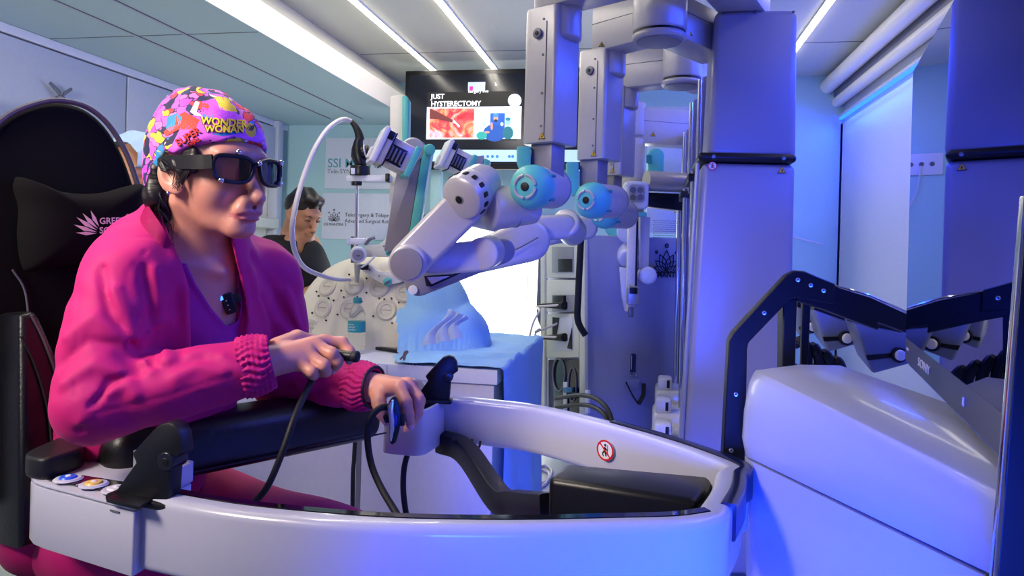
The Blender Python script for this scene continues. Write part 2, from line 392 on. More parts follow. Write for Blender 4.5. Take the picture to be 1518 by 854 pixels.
# winged hook on the cabinet
c = AX(90, 145, 0, X0+.08); bm = BM()
for s, L in ((-1, .075), (1, .06)):
    prism(bm, [c+V((0, 0, 0)), c+V((0, s*L, .05)), c+V((0, s*L*.9, .062)), c+V((0, s*.01, .03))], (.012, 0, 0), .003)
ell(bm, c, (.02, .02, .012)); box(bm, c+V((-.015, 0, .0)), (.03, .012, .012))
tag(obj('cabinet_handle', bm, M['silver_dk']), 'small dark winged handle on the cabinet above the chair', 'handle')
# ---------------------------------------------------------------- wall screen
YT = 4.6
t = thing('wall_screen', 'big black video screen with lecture slide and live pictures', 'screen', AY(740, 250, YT))
a = AY(601, 105, YT); b_ = AY(872, 252, YT)
obj('stand_post', bb(BM(), (a.x+.18, YT+.05, 0), (a.x+.26, YT+.1, b_.z+.2), .01), M['far'], t)
obj('casing', bb(BM(), (a.x, YT, b_.z), (b_.x, YT+.05, a.z), .008), M['blackm'], t)
scr = mat('screen_dark', '10131c', .25, emit='1c2230', es=.35)
a2, b2 = AY(606, 112, YT), AY(866, 245, YT)
ob_ = obj('display', bb(BM(), (a2.x, YT-.004, b2.z), (b2.x, YT+.002, a2.z), .001), scr, t)
def on_tv(px, py, o=.006): return AY(px, py, YT-o)
def tvrect(bm, p0, p1, o=.006):
    a, b_ = on_tv(*p0, o), on_tv(*p1, o); x0, x1 = a.x, b_.x; z0, z1 = b_.z, a.z
    f = bm.faces.new([bm.verts.new((x, a.y, z)) for x, z in ((x0, z0), (x1, z0), (x1, z1), (x0, z1))]); return bm
def emat(n, c, s=1.0): return mat(n, c, .5, emit=c, es=s, var=.02)
obj('slide_panel', tvrect(BM(), (634, 137), (766, 208), .005), emat('slide_black', '06070a', .3), ob_)
obj('picture_border', tvrect(BM(), (633, 159), (772, 206), .0055), emat('slide_white', 'dfe8f4', .9), ob_)
# surgical picture: procedural tissue colours
def tissue():
    m = bpy.data.materials.new('tissue_picture'); m.use_nodes = True; nt = m.node_tree; b = nt.nodes['Principled BSDF']
    tc = nt.nodes.new('ShaderNodeTexCoord'); n = nt.nodes.new('ShaderNodeTexNoise'); n.inputs['Scale'].default_value = 9; n.inputs['Distortion'].default_value = 1.5; n.inputs['Detail'].default_value = 3
    r = nt.nodes.new('ShaderNodeValToRGB'); nt.links.new(tc.outputs['Object'], n.inputs['Vector']); nt.links.new(n.outputs['Fac'], r.inputs[0])
    e = r.color_ramp.elements; e[0].position = .34; e[0].color = (*srgb('b02030'), 1); e[1].position = .68; e[1].color = (*srgb('ffd8e4'), 1)
    for p, c in ((.44, 'f04a50'), (.5, 'f88a50'), (.58, 'f89ab0')):
        k = r.color_ramp.elements.new(p); k.color = (*srgb(c), 1)
    nt.links.new(r.outputs[0], b.inputs['Emission Color']); nt.links.new(r.outputs[0], b.inputs['Base Color']); b.inputs['Emission Strength'].default_value = .9; return m
pic = obj('surgery_picture', tvrect(BM(), (637, 161), (702, 204), .007), tissue(), ob_)
q = [on_tv(*p, .008) for p in ((637, 161.5), (646, 164), (672, 178), (671, 182), (655, 178), (637, 176))]
bm = BM(); bm.faces.new([bm.verts.new(p) for p in q]); obj('instrument_shape', bm, emat('tool_brown', '6a3030', .8), pic)
q = [on_tv(*p, .008) for p in ((672, 177), (682, 187), (680, 189), (676, 184), (670, 181))]
bm = BM(); bm.faces.new([bm.verts.new(p) for p in q]); obj('instrument_tip', bm, emat('tool_tip', 'f0e4e8', .9), pic)
pic = obj('team_picture', tvrect(BM(), (705, 161), (772, 204), .007), emat('pic_sky', 'c4e4f4', .9), ob_)
def blob(name, cx, cy, rx, ry, c, o=.008):
    bm = BM(); bm.faces.new([bm.verts.new(on_tv(cx+rx*math.cos(k*.524), cy+ry*math.sin(k*.524), o)) for k in range(12)]); return obj(name, bm, emat('pic_'+c, c, .85), pic)
obj('door_shape', tvrect(BM(), (727, 168), (748, 190), .0075), emat('pic_blue', '2058c8', .8), pic)
blob('scrubs_shape', 733, 197, 17, 13, '1c4fa0'); blob('scrubs_shape', 753, 197, 8, 10, '1e6a78', .0085)
blob('scrubs_shape', 714, 201, 8, 6, '2a9a90', .0085); blob('face_shape', 735, 175, 3.6, 5, 'c89878', .009); blob('cap_shape', 735, 171, 4.2, 3, '3f7fc0', .0095); blob('beard_shape', 735, 179, 2.6, 2.2, '2a2420', .0095); blob('mask_shape', 717, 184, 3.5, 4, 'a8d0e0', .009); blob('cap_shape', 753, 176.5, 4, 2.5, '2a7a8a', .0095); blob('mask_shape', 744, 184, 2.5, 3, 'a8c8dc', .0088)
blob('face_shape', 753, 181, 4, 5, '8cb8c8', .009); blob('arm_shape', 729, 187, 1.8, 6, 'c89070', .009); blob('arm_shape', 722, 196, 4, 1.8, 'c89070', .0095)
obj('thumbnail_picture', tvrect(BM(), (694, 122), (719, 135), .006), emat('thumb', '9ab8e0', .8), ob_)
obj('thumbnail_patch', tvrect(BM(), (696, 128), (701, 135), .0065), emat('thumb2', 'c02080', .8), ob_)
obj('thumbnail_text', text_bm('surgery live', on_tv(694, 137.5, .007), XX, ZZ, .03, .001), emat('scr_text', 'f0f2f6', 1), ob_)
obj('slide_title', text_bm('JUST\nHYSTERECTOMY', on_tv(639, 146.5, .008), XX, ZZ, .046, .001, bold=.001, ls=1.08), emat('scr_text', 'f0f2f6', 1), ob_)
bm = BM(); bm.faces.new([bm.verts.new(on_tv(763+10*math.cos(k*.262), 149+10*math.sin(k*.262), .007)) for k in range(24)]); obj('round_badge', bm, emat('badge', 'cfe4f0', .9), ob_)
obj('task_bar', tvrect(BM(), (607, 222), (866, 240), .006), emat('taskbar', 'a8c8dc', .8), ob_)
for k, px in enumerate((723, 730, 737, 755, 760)):
    bm = BM(); bm.faces.new([bm.verts.new(on_tv(px+2.2*math.cos(j*.524), 232+2.2*math.sin(j*.524), .007)) for j in range(12)]); obj('icon', bm, emat('icon', '2f78c8', .8), ob_)
bm = BM(); bm.faces.new([bm.verts.new(on_tv(*p, .007)) for p in ((734, 122), (737, 126), (734, 127))]); obj('pointer', bm, emat('scr_text', 'f0f2f6', 1), ob_)
# ================================================================ SURGEON CONSOLE
def K(x, d, z): return V((0, 0, z)) + _r0*x + cF*d
ZT = .75
con = thing('surgeon_console', 'white surgeon console with armrest ring, black pad and tall glossy monitor', 'console', (.2, 1.0, 0))
WSH = mat('console_shell', 'bcbdcc', .3, coat=.35, var=.02); GLOSS = mat('gloss_black', '08060c', .06, coat=.6, var=.1)
BOT = .645
def rprof(w, z0, z1, r=.012, k=4, zc=ZT):
    out = []
    for sx, sz, a0 in ((1, 1, 0), (-1, 1, 90), (-1, 0, 180), (1, 0, 270)):
        for i in range(k+1):
            a = math.radians(a0+90*i/k); cx = sx*(w/2-r); cz = (z1-r) if sz else (z0+r)
            out.append((cx+r*math.cos(a), cz+r*math.sin(a)-zc))
    return out
near = [AZ(p[0], p[1], ZT) for p in ((203, 734), (330, 757), (470, 772), (600, 780), (760, 782), (900, 779), (1000, 776), (1052, 769))]
corner = [AZ(1082, 752, ZT), AZ(1096, 726, ZT), AZ(1099, 704, ZT)]
far = [AZ(p[0], p[1], ZT) for p in ((1092, 692), (1000, 657), (900, 628), (800, 605), (730, 596), (658, 589))]
off = V((0, .022, 0))
path = [p+off for p in near]+[p+V((-.018, .008, 0)) for p in corner]+[p+V((-.006, .02, 0)) for p in far]
obj('armrest_ring', tube(BM(), path, 1, sm=5, prof=rprof(.044, BOT, ZT, .013)), WSH, con)
inl = [p+V((0, .016, .0)) for p in near[:]]
obj('inlay_strip', tube(BM(), [p+V((0, .012, 0)) for p in path[:8]], 1, sm=5, prof=rprof(.016, ZT-.012, ZT+.0012, .001, 1)), GLOSS, con, 'glossy black strip along the ring top')
obj('corner_trim', tube(BM(), [p+V((.017, .0, 0)) for p in path[8:14]], 1, sm=5, prof=rprof(.022, ZT-.05, ZT+.003, .003, 2)), mat('navy_trim', '12152e', .25, coat=.3), con, 'dark navy trim on the outer corner')
# near pod
pA, pB, pC, pD = AZ(20, 706, .74), AZ(199, 752, .74), AZ(287, 704, .745), AZ(112, 666, .745)
def rounded_poly(pts, rads, k=5):
    out = []; n = len(pts)
    for i, (p, r) in enumerate(zip(pts, rads)):
        a = (pts[i-1]-p).normalized(); b_ = (pts[(i+1) % n]-p).normalized()
        if r <= 0: out.append(p); continue
        for j in range(k+1):
            t = j/k; q0 = p+a*r; q1 = p+b_*r; out.append(q0*(1-t)**2+p*2*t*(1-t)+q1*t*t)
    return out
pts = rounded_poly([V((p.x, p.y, BOT)) for p in (pA, pB, pC, pD)], (.075, .004, .01, .03))
pod = obj('near_pod', prism(BM(), pts, (0, 0, .733-BOT), .006, 2, True), WSH, con)
def mixp(a, b_, t): return a*(1-t)+b_*t
# lid with recessed tray: rim at back
lid = rounded_poly([V((p.x, p.y, .7345)) for p in (pA, pB, pC, pD)], (.075, .004, .01, .03))
obj('pod_lid', prism(BM(), lid, (0, 0, .005), .002, 2, True), WSH, pod)
e = (pC-pD).normalized(); nn = V((0, 0, 1)).cross(e)
obj('pod_rim', prism(BM(), [V((p.x, p.y, .735)) for p in (pD, pC, pC-nn*.008, pD-nn*.008)], (0, 0, .032), .002), WSH, pod)
e2 = (pB-pC).normalized(); n2 = V((0, 0, 1)).cross(e2)
obj('pod_side_rim', prism(BM(), [V((p.x, p.y, .735)) for p in (pC, pC+e2*.09, pC+e2*.09-n2*.008, pC-n2*.008)], (0, 0, .03), .002), WSH, pod)
cap = rounded_poly([V((p.x, p.y, .738)) for p in (AZ(23, 706, .74), AZ(66, 713, .74), AZ(130, 686, .745), AZ(98, 666, .745))], (.04, .015, .025, .03))
obj('corner_cushion', prism(BM(), cap, (0, 0, .034), .02, 5, True), mat('cushion', '17161c', .45), pod, 'dark soft corner cushion')
# button plate
bp = rounded_poly([AZ(x, y, .741) for x, y in ((66, 712), (165, 731), (186, 716), (97, 702))], (.008, .004, .004, .012))
obj('button_plate', prism(BM(), bp, (0, 0, .002), .0008, 1, True), GLOSS, pod)
for (x, y), c, n_ in (((101, 711), '2a60e0', 'blue push button'), ((139, 719), 'e8c060', 'yellow push button'), ((172, 727), 'd8d8e0', 'white push button')):
    o_ = AZ(x, y, .743)
    bt = obj('button_ring', cyl(BM(), o_, o_+V((0, 0, .003)), .020, .018, .001, 24), mat('btn_ring', 'c8c8d8', .3), pod)
    obj('button', cyl(BM(), o_+V((0, 0, .002)), o_+V((0, 0, .0055)), .0125, .011, .001, 24), mat('btn_'+c, c, .3), bt, n_)
    obj('button_symbol', cyl(BM(), o_+V((0, 0, .004)), o_+V((0, 0, .0065)), .005, .004, .0005, 16), M['inkwhite'], bt)
ob_ = V((pB-pA)).normalized()
obj('pod_button_text', text_bm('POWER', AZ(112, 719, .7435), ob_, V((0, 0, 1)).cross(ob_), .011, .001), M['inkwhite'], pod)
sl = mixp(pA, pB, .86)+V((0, 0, -.012))-V((0, 0, 1)).cross(ob_)*.001
obj('slot', box(BM(), sl, (.018, .002, .002), (ob_, V((0, 0, 1)).cross(ob_), V((0, 0, 1)))), M['joint'], pod)
# far pod
fp = [V((p.x, p.y, BOT)) for p in (AZ(566, 602, .75), AZ(628, 607, .75), AZ(661, 590, .75), AZ(600, 585, .75))]
pod2 = obj('far_pod', prism(BM(), rounded_poly(fp, (.02, .03, .01, .02)), (0, 0, .745-BOT), .004, 2, True), WSH, con)
obj('pod_top', prism(BM(), rounded_poly([V((p.x, p.y, .744))*1 for p in [mixp(q, sum(fp, V())/4, .12) for q in fp]], (.02, .03, .01, .02)), (0, 0, .003), .001, 1, True), GLOSS, pod2)
# fold clamps
def clamp(base, fx, s, name, px=None):
    """black clamp: foot + swept arm with pivot; base point, fx = plan direction it leans towards"""
    fx = V(fx).normalized(); up = V((0, 0, 1)); nn_ = up.cross(fx); base = V(base)
    def q(a, b_): return base+fx*(a*s)+up*(b_*s)
    body = BM()
    pts = [q(*p) for p in ((-.058, -.004), (-.012, .06), (-.02, .075), (.018, .118), (.032, .132), (.05, .138), (.066, .134), (.076, .12), (.08, .09), (.06, .075), (.056, .0), (.0, -.004))]
    prism(body, [p-nn_*.016*s for p in pts], nn_*.032*s, .004*s, 2, True)
    o_ = obj('clamp', body, mat('clamp_black', '0c0e16', .42), con)
    obj('pivot', cyl(BM(), q(.05, .072)-nn_*.020*s, q(.05, .072)+nn_*.020*s, .016*s, b=.002, seg=24), mat('clamp_pivot', '171a26', .3), o_)
    obj('pivot_screw', cyl(BM(), q(.05, .072)-nn_*.0215*s, q(.05, .072)+nn_*.0215*s, .007*s, b=.001, seg=16), M['blackm'], o_)
    obj('foot_band', box(BM(), q(.0, -.005)+V((0, 0, -.0)), (.13*s, .05*s, .014*s), (fx, nn_, up), .004), mat('clamp_black', '0c0e16', .42), o_)
    return o_
clamp(AZ(218, 735, .745), U(300, 0, 1)-U(180, 0, 1.03), .80, 'a')
obj('clamp_band', prism(BM(), [AZ(x, y, .7425) for x, y in ((157, 745), (206, 757), (236, 738), (190, 728))], (0, 0, .006), .001), mat('clamp_black', '0c0e16', .42), pod)
clamp(AZ(640, 592, .75), U(300, 0, 1)-U(180, 0, 1.0), .74, 'b')
# leather pad
a0, a1 = AZ(262, 716, .70), AZ(572, 650, .70)
e = (a1-a0); L = e.length; e.normalize(); nn = V((0, 0, 1)).cross(e); wd = .125
bm = BM(); box(bm, a0+e*(L/2-.05)+nn*(wd/2)+V((0, 0, .046)), (L+.10, wd, .10), (e, nn, V((0, 0, 1))), .034, 5)
obj('arm_pad', bm, M['leather'], con, 'black leather arm pad across the two pods')
obj('pad_seam', tube(BM(), [a0-e*.09+V((0, 0, .012))-nn*.0005, a1+V((0, 0, .012))-nn*.0005], .0018, 6, 0), M['rubber'], con)
PADZ = .775
# black shroud box and hinge flap inside the ring
q = [AZ(x, y, .715) for x, y in ((812, 708), (1033, 742), (1060, 706), (838, 686))]
lo = [V((p.x, p.y, .56)) for p in q]
obj('shroud_box', prism(BM(), lo, (0, 0, .155), .012, 3), mat('shroud', '08080c', .35), con)
q = [AZ(x, y, .725) for x, y in ((1040, 768), (1058, 766), (1081, 704), (1066, 701))]
obj('hinge_flap', prism(BM(), [V((p.x, p.y, .69)) for p in q], (0, 0, .042), .005, 2), mat('navy_trim'), con)
# black cranked strut below the ring
sp = [U(655, 655, 1.66), U(690, 670, 1.6), U(738, 738, 1.42), U(765, 746, 1.36), U(815, 752, 1.25)]
obj('crank_strut', tube(BM(), sp, 1, sm=6, prof=rprof(.04, -.024, .024, .006, 2, 0)), M['black'], con)
cb = BM(); tube(cb, [U(670, 652, 1.6), U(685, 664, 1.6), U(708, 664, 1.6), U(712, 655, 1.62)], .003); tube(cb, [U(675, 652, 1.6), U(690, 660, 1.6), U(700, 652, 1.62)], .003)
obj('loose_wire', cb, M['rubber'], con)
# no-leaning sign on far bar
def no_sign(c, x, y, s, parent, fig=True):
    c, x, y = V(c), V(x).normalized(), V(y).normalized(); n = x.cross(y)
    if n.dot(CAM-c) < 0: n = -n
    def disc(bm, r0, r1, o, seg=32):
        R = [[bm.verts.new(c+n*o+x*(r*math.cos(2*math.pi*i/seg))+y*(r*math.sin(2*math.pi*i/seg))) for i in range(seg)] for r in ((r0, r1) if r0 else (r1,))]
        if r0:
            for i in range(seg): bm.faces.new((R[0][i], R[0][(i+1) % seg], R[1][(i+1) % seg], R[1][i]))
        else: bm.faces.new(R[0])
        return bm
    p = obj('sign_disc', disc(BM(), 0, s, .0006), M['inkwhite'], parent)
    obj('sign_ring', disc(BM(), s*.83, s, .001), M['red'], p)
    def quad(bm, a, b_, w_, o):
        a = c+x*a[0]*s+y*a[1]*s; b_ = c+x*b_[0]*s+y*b_[1]*s; d = (b_-a).normalized(); t = n.cross(d)*w_*s
        bm.faces.new([bm.verts.new(v+n*o) for v in (a+t, a-t, b_-t, b_+t)]); return bm
    obj('sign_bar', quad(BM(), (-.6, .6), (.6, -.6), .07, .0014), M['red'], p)
    if fig:
        f_ = BM(); quad(f_, (.0, .3), (-.05, -.05), .13, .0011); quad(f_, (-.05, -.05), (-.3, -.35), .08, .0011); quad(f_, (-.3, -.35), (-.15, -.6), .06, .0011); quad(f_, (0, -.05), (.15, -.55), .08, .0011); quad(f_, (0, .25), (.3, .0), .06, .0011); quad(f_, (.3, .55), (.3, -.3), .03, .0011)
        f_.faces.new([f_.verts.new(c+n*.0011+x*s*(.02+.14*math.cos(k*.524))+y*s*(.5+.14*math.sin(k*.524))) for k in range(12)])
        obj('sign_figure', f_, M['ink'], p, kind='stuff')
def ring_pt(px, py):
    """point on the inner face of the far bar"""
    A_, B_ = far[2]+V((-.028, 0, 0)), far[3]+V((-.028, 0, 0)); d = (B_-A_); n = V((0, 0, 1)).cross(d).normalized(); r = ray(px, py)
    t = (A_-CAM).dot(n)/r.dot(n); return CAM+r*t, d.normalized(), n
c_, d_, n_ = ring_pt(899, 667)
no_sign(c_+n_*.004 if n_.dot(CAM-c_) > 0 else c_-n_*.004, -d_, V((0, 0, 1)), .021, con)
# right body
def section(d, sh=0, zt=0):
    pr = [(.44, 0), (.425, .3), (.418, .60), (.414, .775)]
    bulge = [(.408, .80), (.409, .84), (.418, .875), (.436, .905), (.47, .927), (.56, .94), (.78, .945), (.86, .93), (.86, .3), (.86, 0)]
    return [K(x+sh*(1 if x < .5 else -1), d, z+zt*(z > .5)) for x, z in pr+bulge]
SB = mat('console_body', 'b9bbc8', .38, coat=.2, var=.02)
def seamz(d): return .752+.075*(1.24-d)/.58
def upper(d, sh=0, dz=0):
    s0 = seamz(d); hh_ = .9035-s0; pr = [(.414, s0+.002), (.407, s0+.22*hh_), (.409, s0+.55*hh_), (.416, s0+.88*hh_), (.4235, .9035), (.426, .906), (.50, .9175), (.57, .918), (.60, .90), (.61, s0)]
    return [K(x+sh*(1 if x < .5 else -1), d, z-dz*(z-s0)) for x, z in pr]
ds = [1.27, 1.263, 1.245, 1.22, 1.15, 1.0, .85, .7, .6, .54, .52]
shr = [.035, .018, .006, 0, 0, 0, 0, 0, 0, 0, .01]; dzs = [.35, .16, .05, 0, 0, 0, 0, 0, 0, 0, 0]
bodyu = obj('hood', loft(BM(), [upper(d, s, z) for d, s, z in zip(ds, shr, dzs)]), SB, con, sharp=50)
def lower(d, sh=0):
    s0 = seamz(d)-.002; return [K(x+sh*(1 if x < .5 else -1), d, z) for x, z in ((.45, 0), (.43, .3), (.418, .6), (.413, s0), (.61, s0), (.61, 0))]
obj('cabinet_shell', loft(BM(), [lower(d, s) for d, s in zip(ds[1:], shr[1:])]), SB, con, sharp=50)
hb = BM(); box(hb, K(.424, .82, .608), (.008, .24, .045), (_r0, cF, _u0), .003); o_ = obj('grip_recess', hb, M['black'], con)
obj('grip_rim', box(BM(), K(.422, .82, .630), (.010, .25, .004), (_r0, cF, _u0), .001), M['silver_dk'], o_)
# side slab with silver edge at the near right
sa, sb = U(1525, 290, .5), U(1470, 980, .5)
obj('side_slab', prism(BM(), [sa, sb, sb+cR*.2, sa+cR*.2], cF*.006, .001), M['blackm'], con, 'black side slab at the near end')
obj('slab_edge', prism(BM(), [sa-cR*.0035, sb-cR*.0035, sb+cR*.0005, sa+cR*.0005], cF*.005, .001), M['chrome'], con, 'silver edge strip')
obj('slab_foot', prism(BM(), [K(.36, .49, 0), K(.56, .49, 0), K(.56, .53, 0), K(.36, .53, 0)], (0, 0, sb.z+.05), .002), M['blackm'], con)
# monitor
MA = math.radians(22.5); mo = K(.70, 1.25, 0); mdir = -(_r0*math.sin(MA)+cF*math.cos(MA)); mn = (-_r0*math.cos(MA)+cF*math.sin(MA))
ZB, ZTOP, MW = .926, 1.437, .84
def mp(s, z, o=0): return V((mo.x, mo.y, 0))+mdir*s+V((0, 0, z))+mn*o
mon = thing('console_monitor', 'tall glossy monitor seen almost edge-on at the right, mirroring the room', 'monitor', mp(.3, ZB))
cs = rounded_poly([mp(0, ZB), mp(MW, ZB), mp(MW, ZTOP), mp(0, ZTOP)], (.025, .025, .006, .006))
obj('casing', prism(BM(), [p-mn*.03 for p in cs], mn*.03, .003, 2, True), M['blackm'], mon)
obj('display', prism(BM(), [mp(.002, ZB+.04, .0), mp(MW-.002, ZB+.04, .0), mp(MW-.002, ZTOP-.002), mp(.002, ZTOP-.002)], mn*.0012), mat('mirror_glass', '7c7c92', .015, metal=1, var=0), mon, 'mirror-like dark screen')
cs = rounded_poly([mp(.001, ZB+.001), mp(MW-.001, ZB+.001), mp(MW-.001, ZB+.04), mp(.001, ZB+.04)], (.024, .024, 0, 0))
bz = obj('chin_bezel', prism(BM(), cs, mn*.0015), mat('bezel', '50525e', .3, var=.03), mon)
obj('chin_edge', tube(BM(), [mp(.001, ZB+.04), mp(.002, ZB+.012), mp(.02, ZB), mp(.2, ZB-.0005), mp(.6, ZB-.0005), mp(MW-.02, ZB)], .0013, 6, 3), M['chrome'], mon)
def wide(bm, o, k):
    for v in bm.verts: v.co = v.co+mdir*((v.co-o).dot(mdir)*(k-1))
    return bm
so_ = mp(.165, ZB+.014, .003)
obj('brand_lettering', wide(text_bm('SONY', so_, mdir, V((0, 0, 1)), .019, .001), so_, 2.2), M['inkwhite'], bz)
obj('icon_lettering', text_bm('o o o', mp(.03, ZB+.022, .003), mdir, V((0, 0, 1)), .010, .001), M['inkwhite'], bz)
obj('label_lettering', text_bm('ill', mp(.5, ZB+.016, .003), mdir, V((0, 0, 1)), .014, .001), M['inkwhite'], bz)
# bracket
DB = 1.30
def plate(pts, d=DB, th=.02, b=.002, m='blackm', nm='bracket_plate', lb=None, par=None):
    return obj(nm, prism(BM(), [U(x, y, d) for x, y in pts], cF*th, b, 1), M[m], par or brk, lb)
brk = thing('monitor_bracket', 'black bent monitor bracket rising behind the white hood', 'bracket', U(1088, 700, DB+.02))
plate([(1068, 760), (1081, 505), (1087, 493), (1166, 408), (1180, 401), (1193, 402), (1239, 421), (1239, 452), (1182, 442), (1172, 444), (1166, 450), (1110, 508), (1108, 518), (1103, 760)])
plate([(1161, 444), (1182, 442), (1178, 600), (1160, 600)], DB+.012, .03)
plate([(1238, 424), (1290, 440), (1352, 468), (1352, 496), (1302, 478), (1303, 490), (1230, 462), (1182, 446), (1183, 436), (1238, 450)], DB+.006, .03, nm='arm_plate')
plate([(1239, 422), (1290, 436), (1352, 464), (1352, 469), (1290, 441), (1238, 426)], DB+.004, .034, m='chrome', nm='arm_top_edge')
for x, y in ((1183, 415), (1202, 423), (1221, 431), (1133, 464), (1091, 585), (1084, 668), (1087, 740)):
    o_ = obj('bolt', cyl(BM(), U(x, y, DB-.003), U(x, y, DB+.002), .0042, b=.0008, seg=12), M['brass'], brk)
    obj('bolt_socket', cyl(BM(), U(x, y, DB-.0036), U(x, y, DB), .0018, seg=6), M['blackm'], o_)
plate([(1190, 440), (1203, 442), (1198, 545), (1188, 545)], DB+.06, .01, nm='cable_bar')
# hanging sensor boxes
for nm_, q, d in (('far', ((1182, 455), (1208, 460), (1215, 493), (1186, 502)), 1.62), ('mid', ((1207, 459), (1263, 478), (1273, 511), (1227, 524)), 1.54), ('near', ((1266, 478), (1346, 494), (1359, 538), (1294, 556)), 1.46)):
    t = thing('sensor_box', {'far': 'smallest grey sensor box, half hidden behind the upright bracket bar', 'mid': 'middle grey sensor box hanging under the bracket arm', 'near': 'largest grey sensor box hanging nearest the monitor'}[nm_], 'box', U(q[3][0], q[3][1], d), 'tilted sensor boxes under the monitor bracket')
    P4 = [U(x, y, d) for x, y in q]; ext = cF*.07+V((0, 0, .03))
    obj('shell', prism(BM(), P4, ext, .007, 3), mat('sensor_grey', '6d7790', .35), t)
    f1, f2 = .62, .72
    l0, l1, l2, l3 = mixp(P4[0], P4[3], f1), mixp(P4[1], P4[2], f1), mixp(P4[1], P4[2], f2), mixp(P4[0], P4[3], f2)
    obj('band', prism(BM(), [p-cF*.002 for p in (l0, l1, l2, l3)], cF*.004), M['blackm'], t)
    kc = mixp(mixp(l0, l1, .66), mixp(l3, l2, .66), .5)
    k_ = obj('knob_seat', cyl(BM(), kc-cF*.008, kc, .016, b=.002, seg=20), M['blackm'], t)
    obj('knob', cyl(BM(), kc-cF*.014, kc-cF*.004, .011, b=.003, seg=20), M['trimw'], k_)
    obj('mount', prism(BM(), [P4[0], mixp(P4[0], P4[1], .9), mixp(P4[0], P4[1], .9)+V((0, 0, .012)), P4[0]+V((0, 0, .012))], cF*.03), M['blackm'], t)
cb = thing('cable_coil', 'thick bundle of black coiled cables behind the upright bracket bar', 'cable', U(1210, 580, 1.42))
for k in range(4):
    x = 1180+k*17; obj('cable_loop', tube(BM(), [U(x, 510+k*9, 1.42), U(x+10, 505+k*10, 1.39), U(x+17, 530+k*7, 1.40), U(x+12, 575, 1.42), U(x, 580, 1.43), U(x-6, 540, 1.43)], .010, 8, 5), M['rubber'], cb)
# black cables hanging
def cable(name, label, pts, r, m='rubber', par=None):
    o_ = obj(name, tube(BM(), pts, r, 10, 8), M[m], par)
    if not par: tag(o_, label, 'cable')
    return o_
CON = con
# ================================================================ ROBOT CARTS
def at(px, py, d): return U(px, py, d)
UPZ = V((0, 0, 1))
def warn(c, x, y, s, par):
    """yellow triangle warning mark"""
    c, x, y = V(c), V(x).normalized(), V(y).normalized(); n = x.cross(y)
    if n.dot(CAM-c) < 0: n = -n
    def tri(k, o):
        bm = BM(); bm.faces.new([bm.verts.new(c+n*o+x*(k*s*a)+y*(k*s*b_)) for a, b_ in ((-1, -.8), (1, -.8), (0, .95))]); return bm
    p = obj('warning_triangle', tri(1, .001), M['ink'], par); obj('warning_face', tri(.78, .0015), M['yellow'], p)
    bm = BM(); bm.faces.new([bm.verts.new(c+n*.002+x*(s*a)+y*(s*b_)) for a, b_ in ((-.35, -.35), (.3, -.4), (.2, -.1), (.05, .25), (-.1, .2), (-.05, -.1))]); obj('warning_symbol', bm, M['ink'], p)
def screw(c, n, r, par, m='silver_dk'):
    return obj('screw', cyl(BM(), V(c)-V(n)*.001, V(c)+V(n)*.002, r, b=.0005, seg=10), M[m], par)
# ---- near column
Y1 = 2.35
col1 = thing('robot_column', 'large lilac robot column nearest the camera with black clamp band', 'robot column', AY(1110, 800, Y1), 'robot arm columns in a row')
def colpoly(pts, Y, th): return prism(BM(), [AY(x, y, Y) for x, y in pts], (0, th, 0), .022, 4, False)
GR = M['grey']; CG = mat('column_paint', '8f90a6', .36, metal=.1, bump=.05, bs=500)
obj('upper_section', colpoly([(1061, 14), (1183, 13), (1181, 236), (1049, 232)], Y1, .26), CG, col1)
obj('lower_section', colpoly([(1041, 240), (1180, 243), (1166, 853), (1000, 853)], Y1-.012, .30), CG, col1)
obj('clamp_band', colpoly([(1035, 225), (1182, 228), (1182, 241), (1035, 238)], Y1-.03, .33), M['blackm'], col1)
for x, y in ((1058, 232), (1162, 235)): screw(AY(x, y, Y1-.032), (0, -1, 0), .006, col1, 'brass')
for x, y in ((1072, 20), (1121, 18), (1176, 18)): screw(AY(x, y, Y1-.001), (0, -1, 0), .005, col1)
no_sign(AY(1056, 246, Y1-.014), (1, 0, 0), UPZ, .014, col1); warn(AY(1159, 252, Y1-.014), (1, 0, 0), UPZ, .013, col1)
obj('edge_trim', tube(BM(), [AY(1034, 242, Y1-.0), AY(1008, 700, Y1)], .007, 8, 0), M['silver'], col1)
obj('base_block', bb(BM(), AY(985, 1000, Y1-.1)*1+V((0, 0, -1)) if 0 else V((.50, Y1-.1, 0)), V((1.15, Y1+.5, .3)), .03), M['white'], col1)
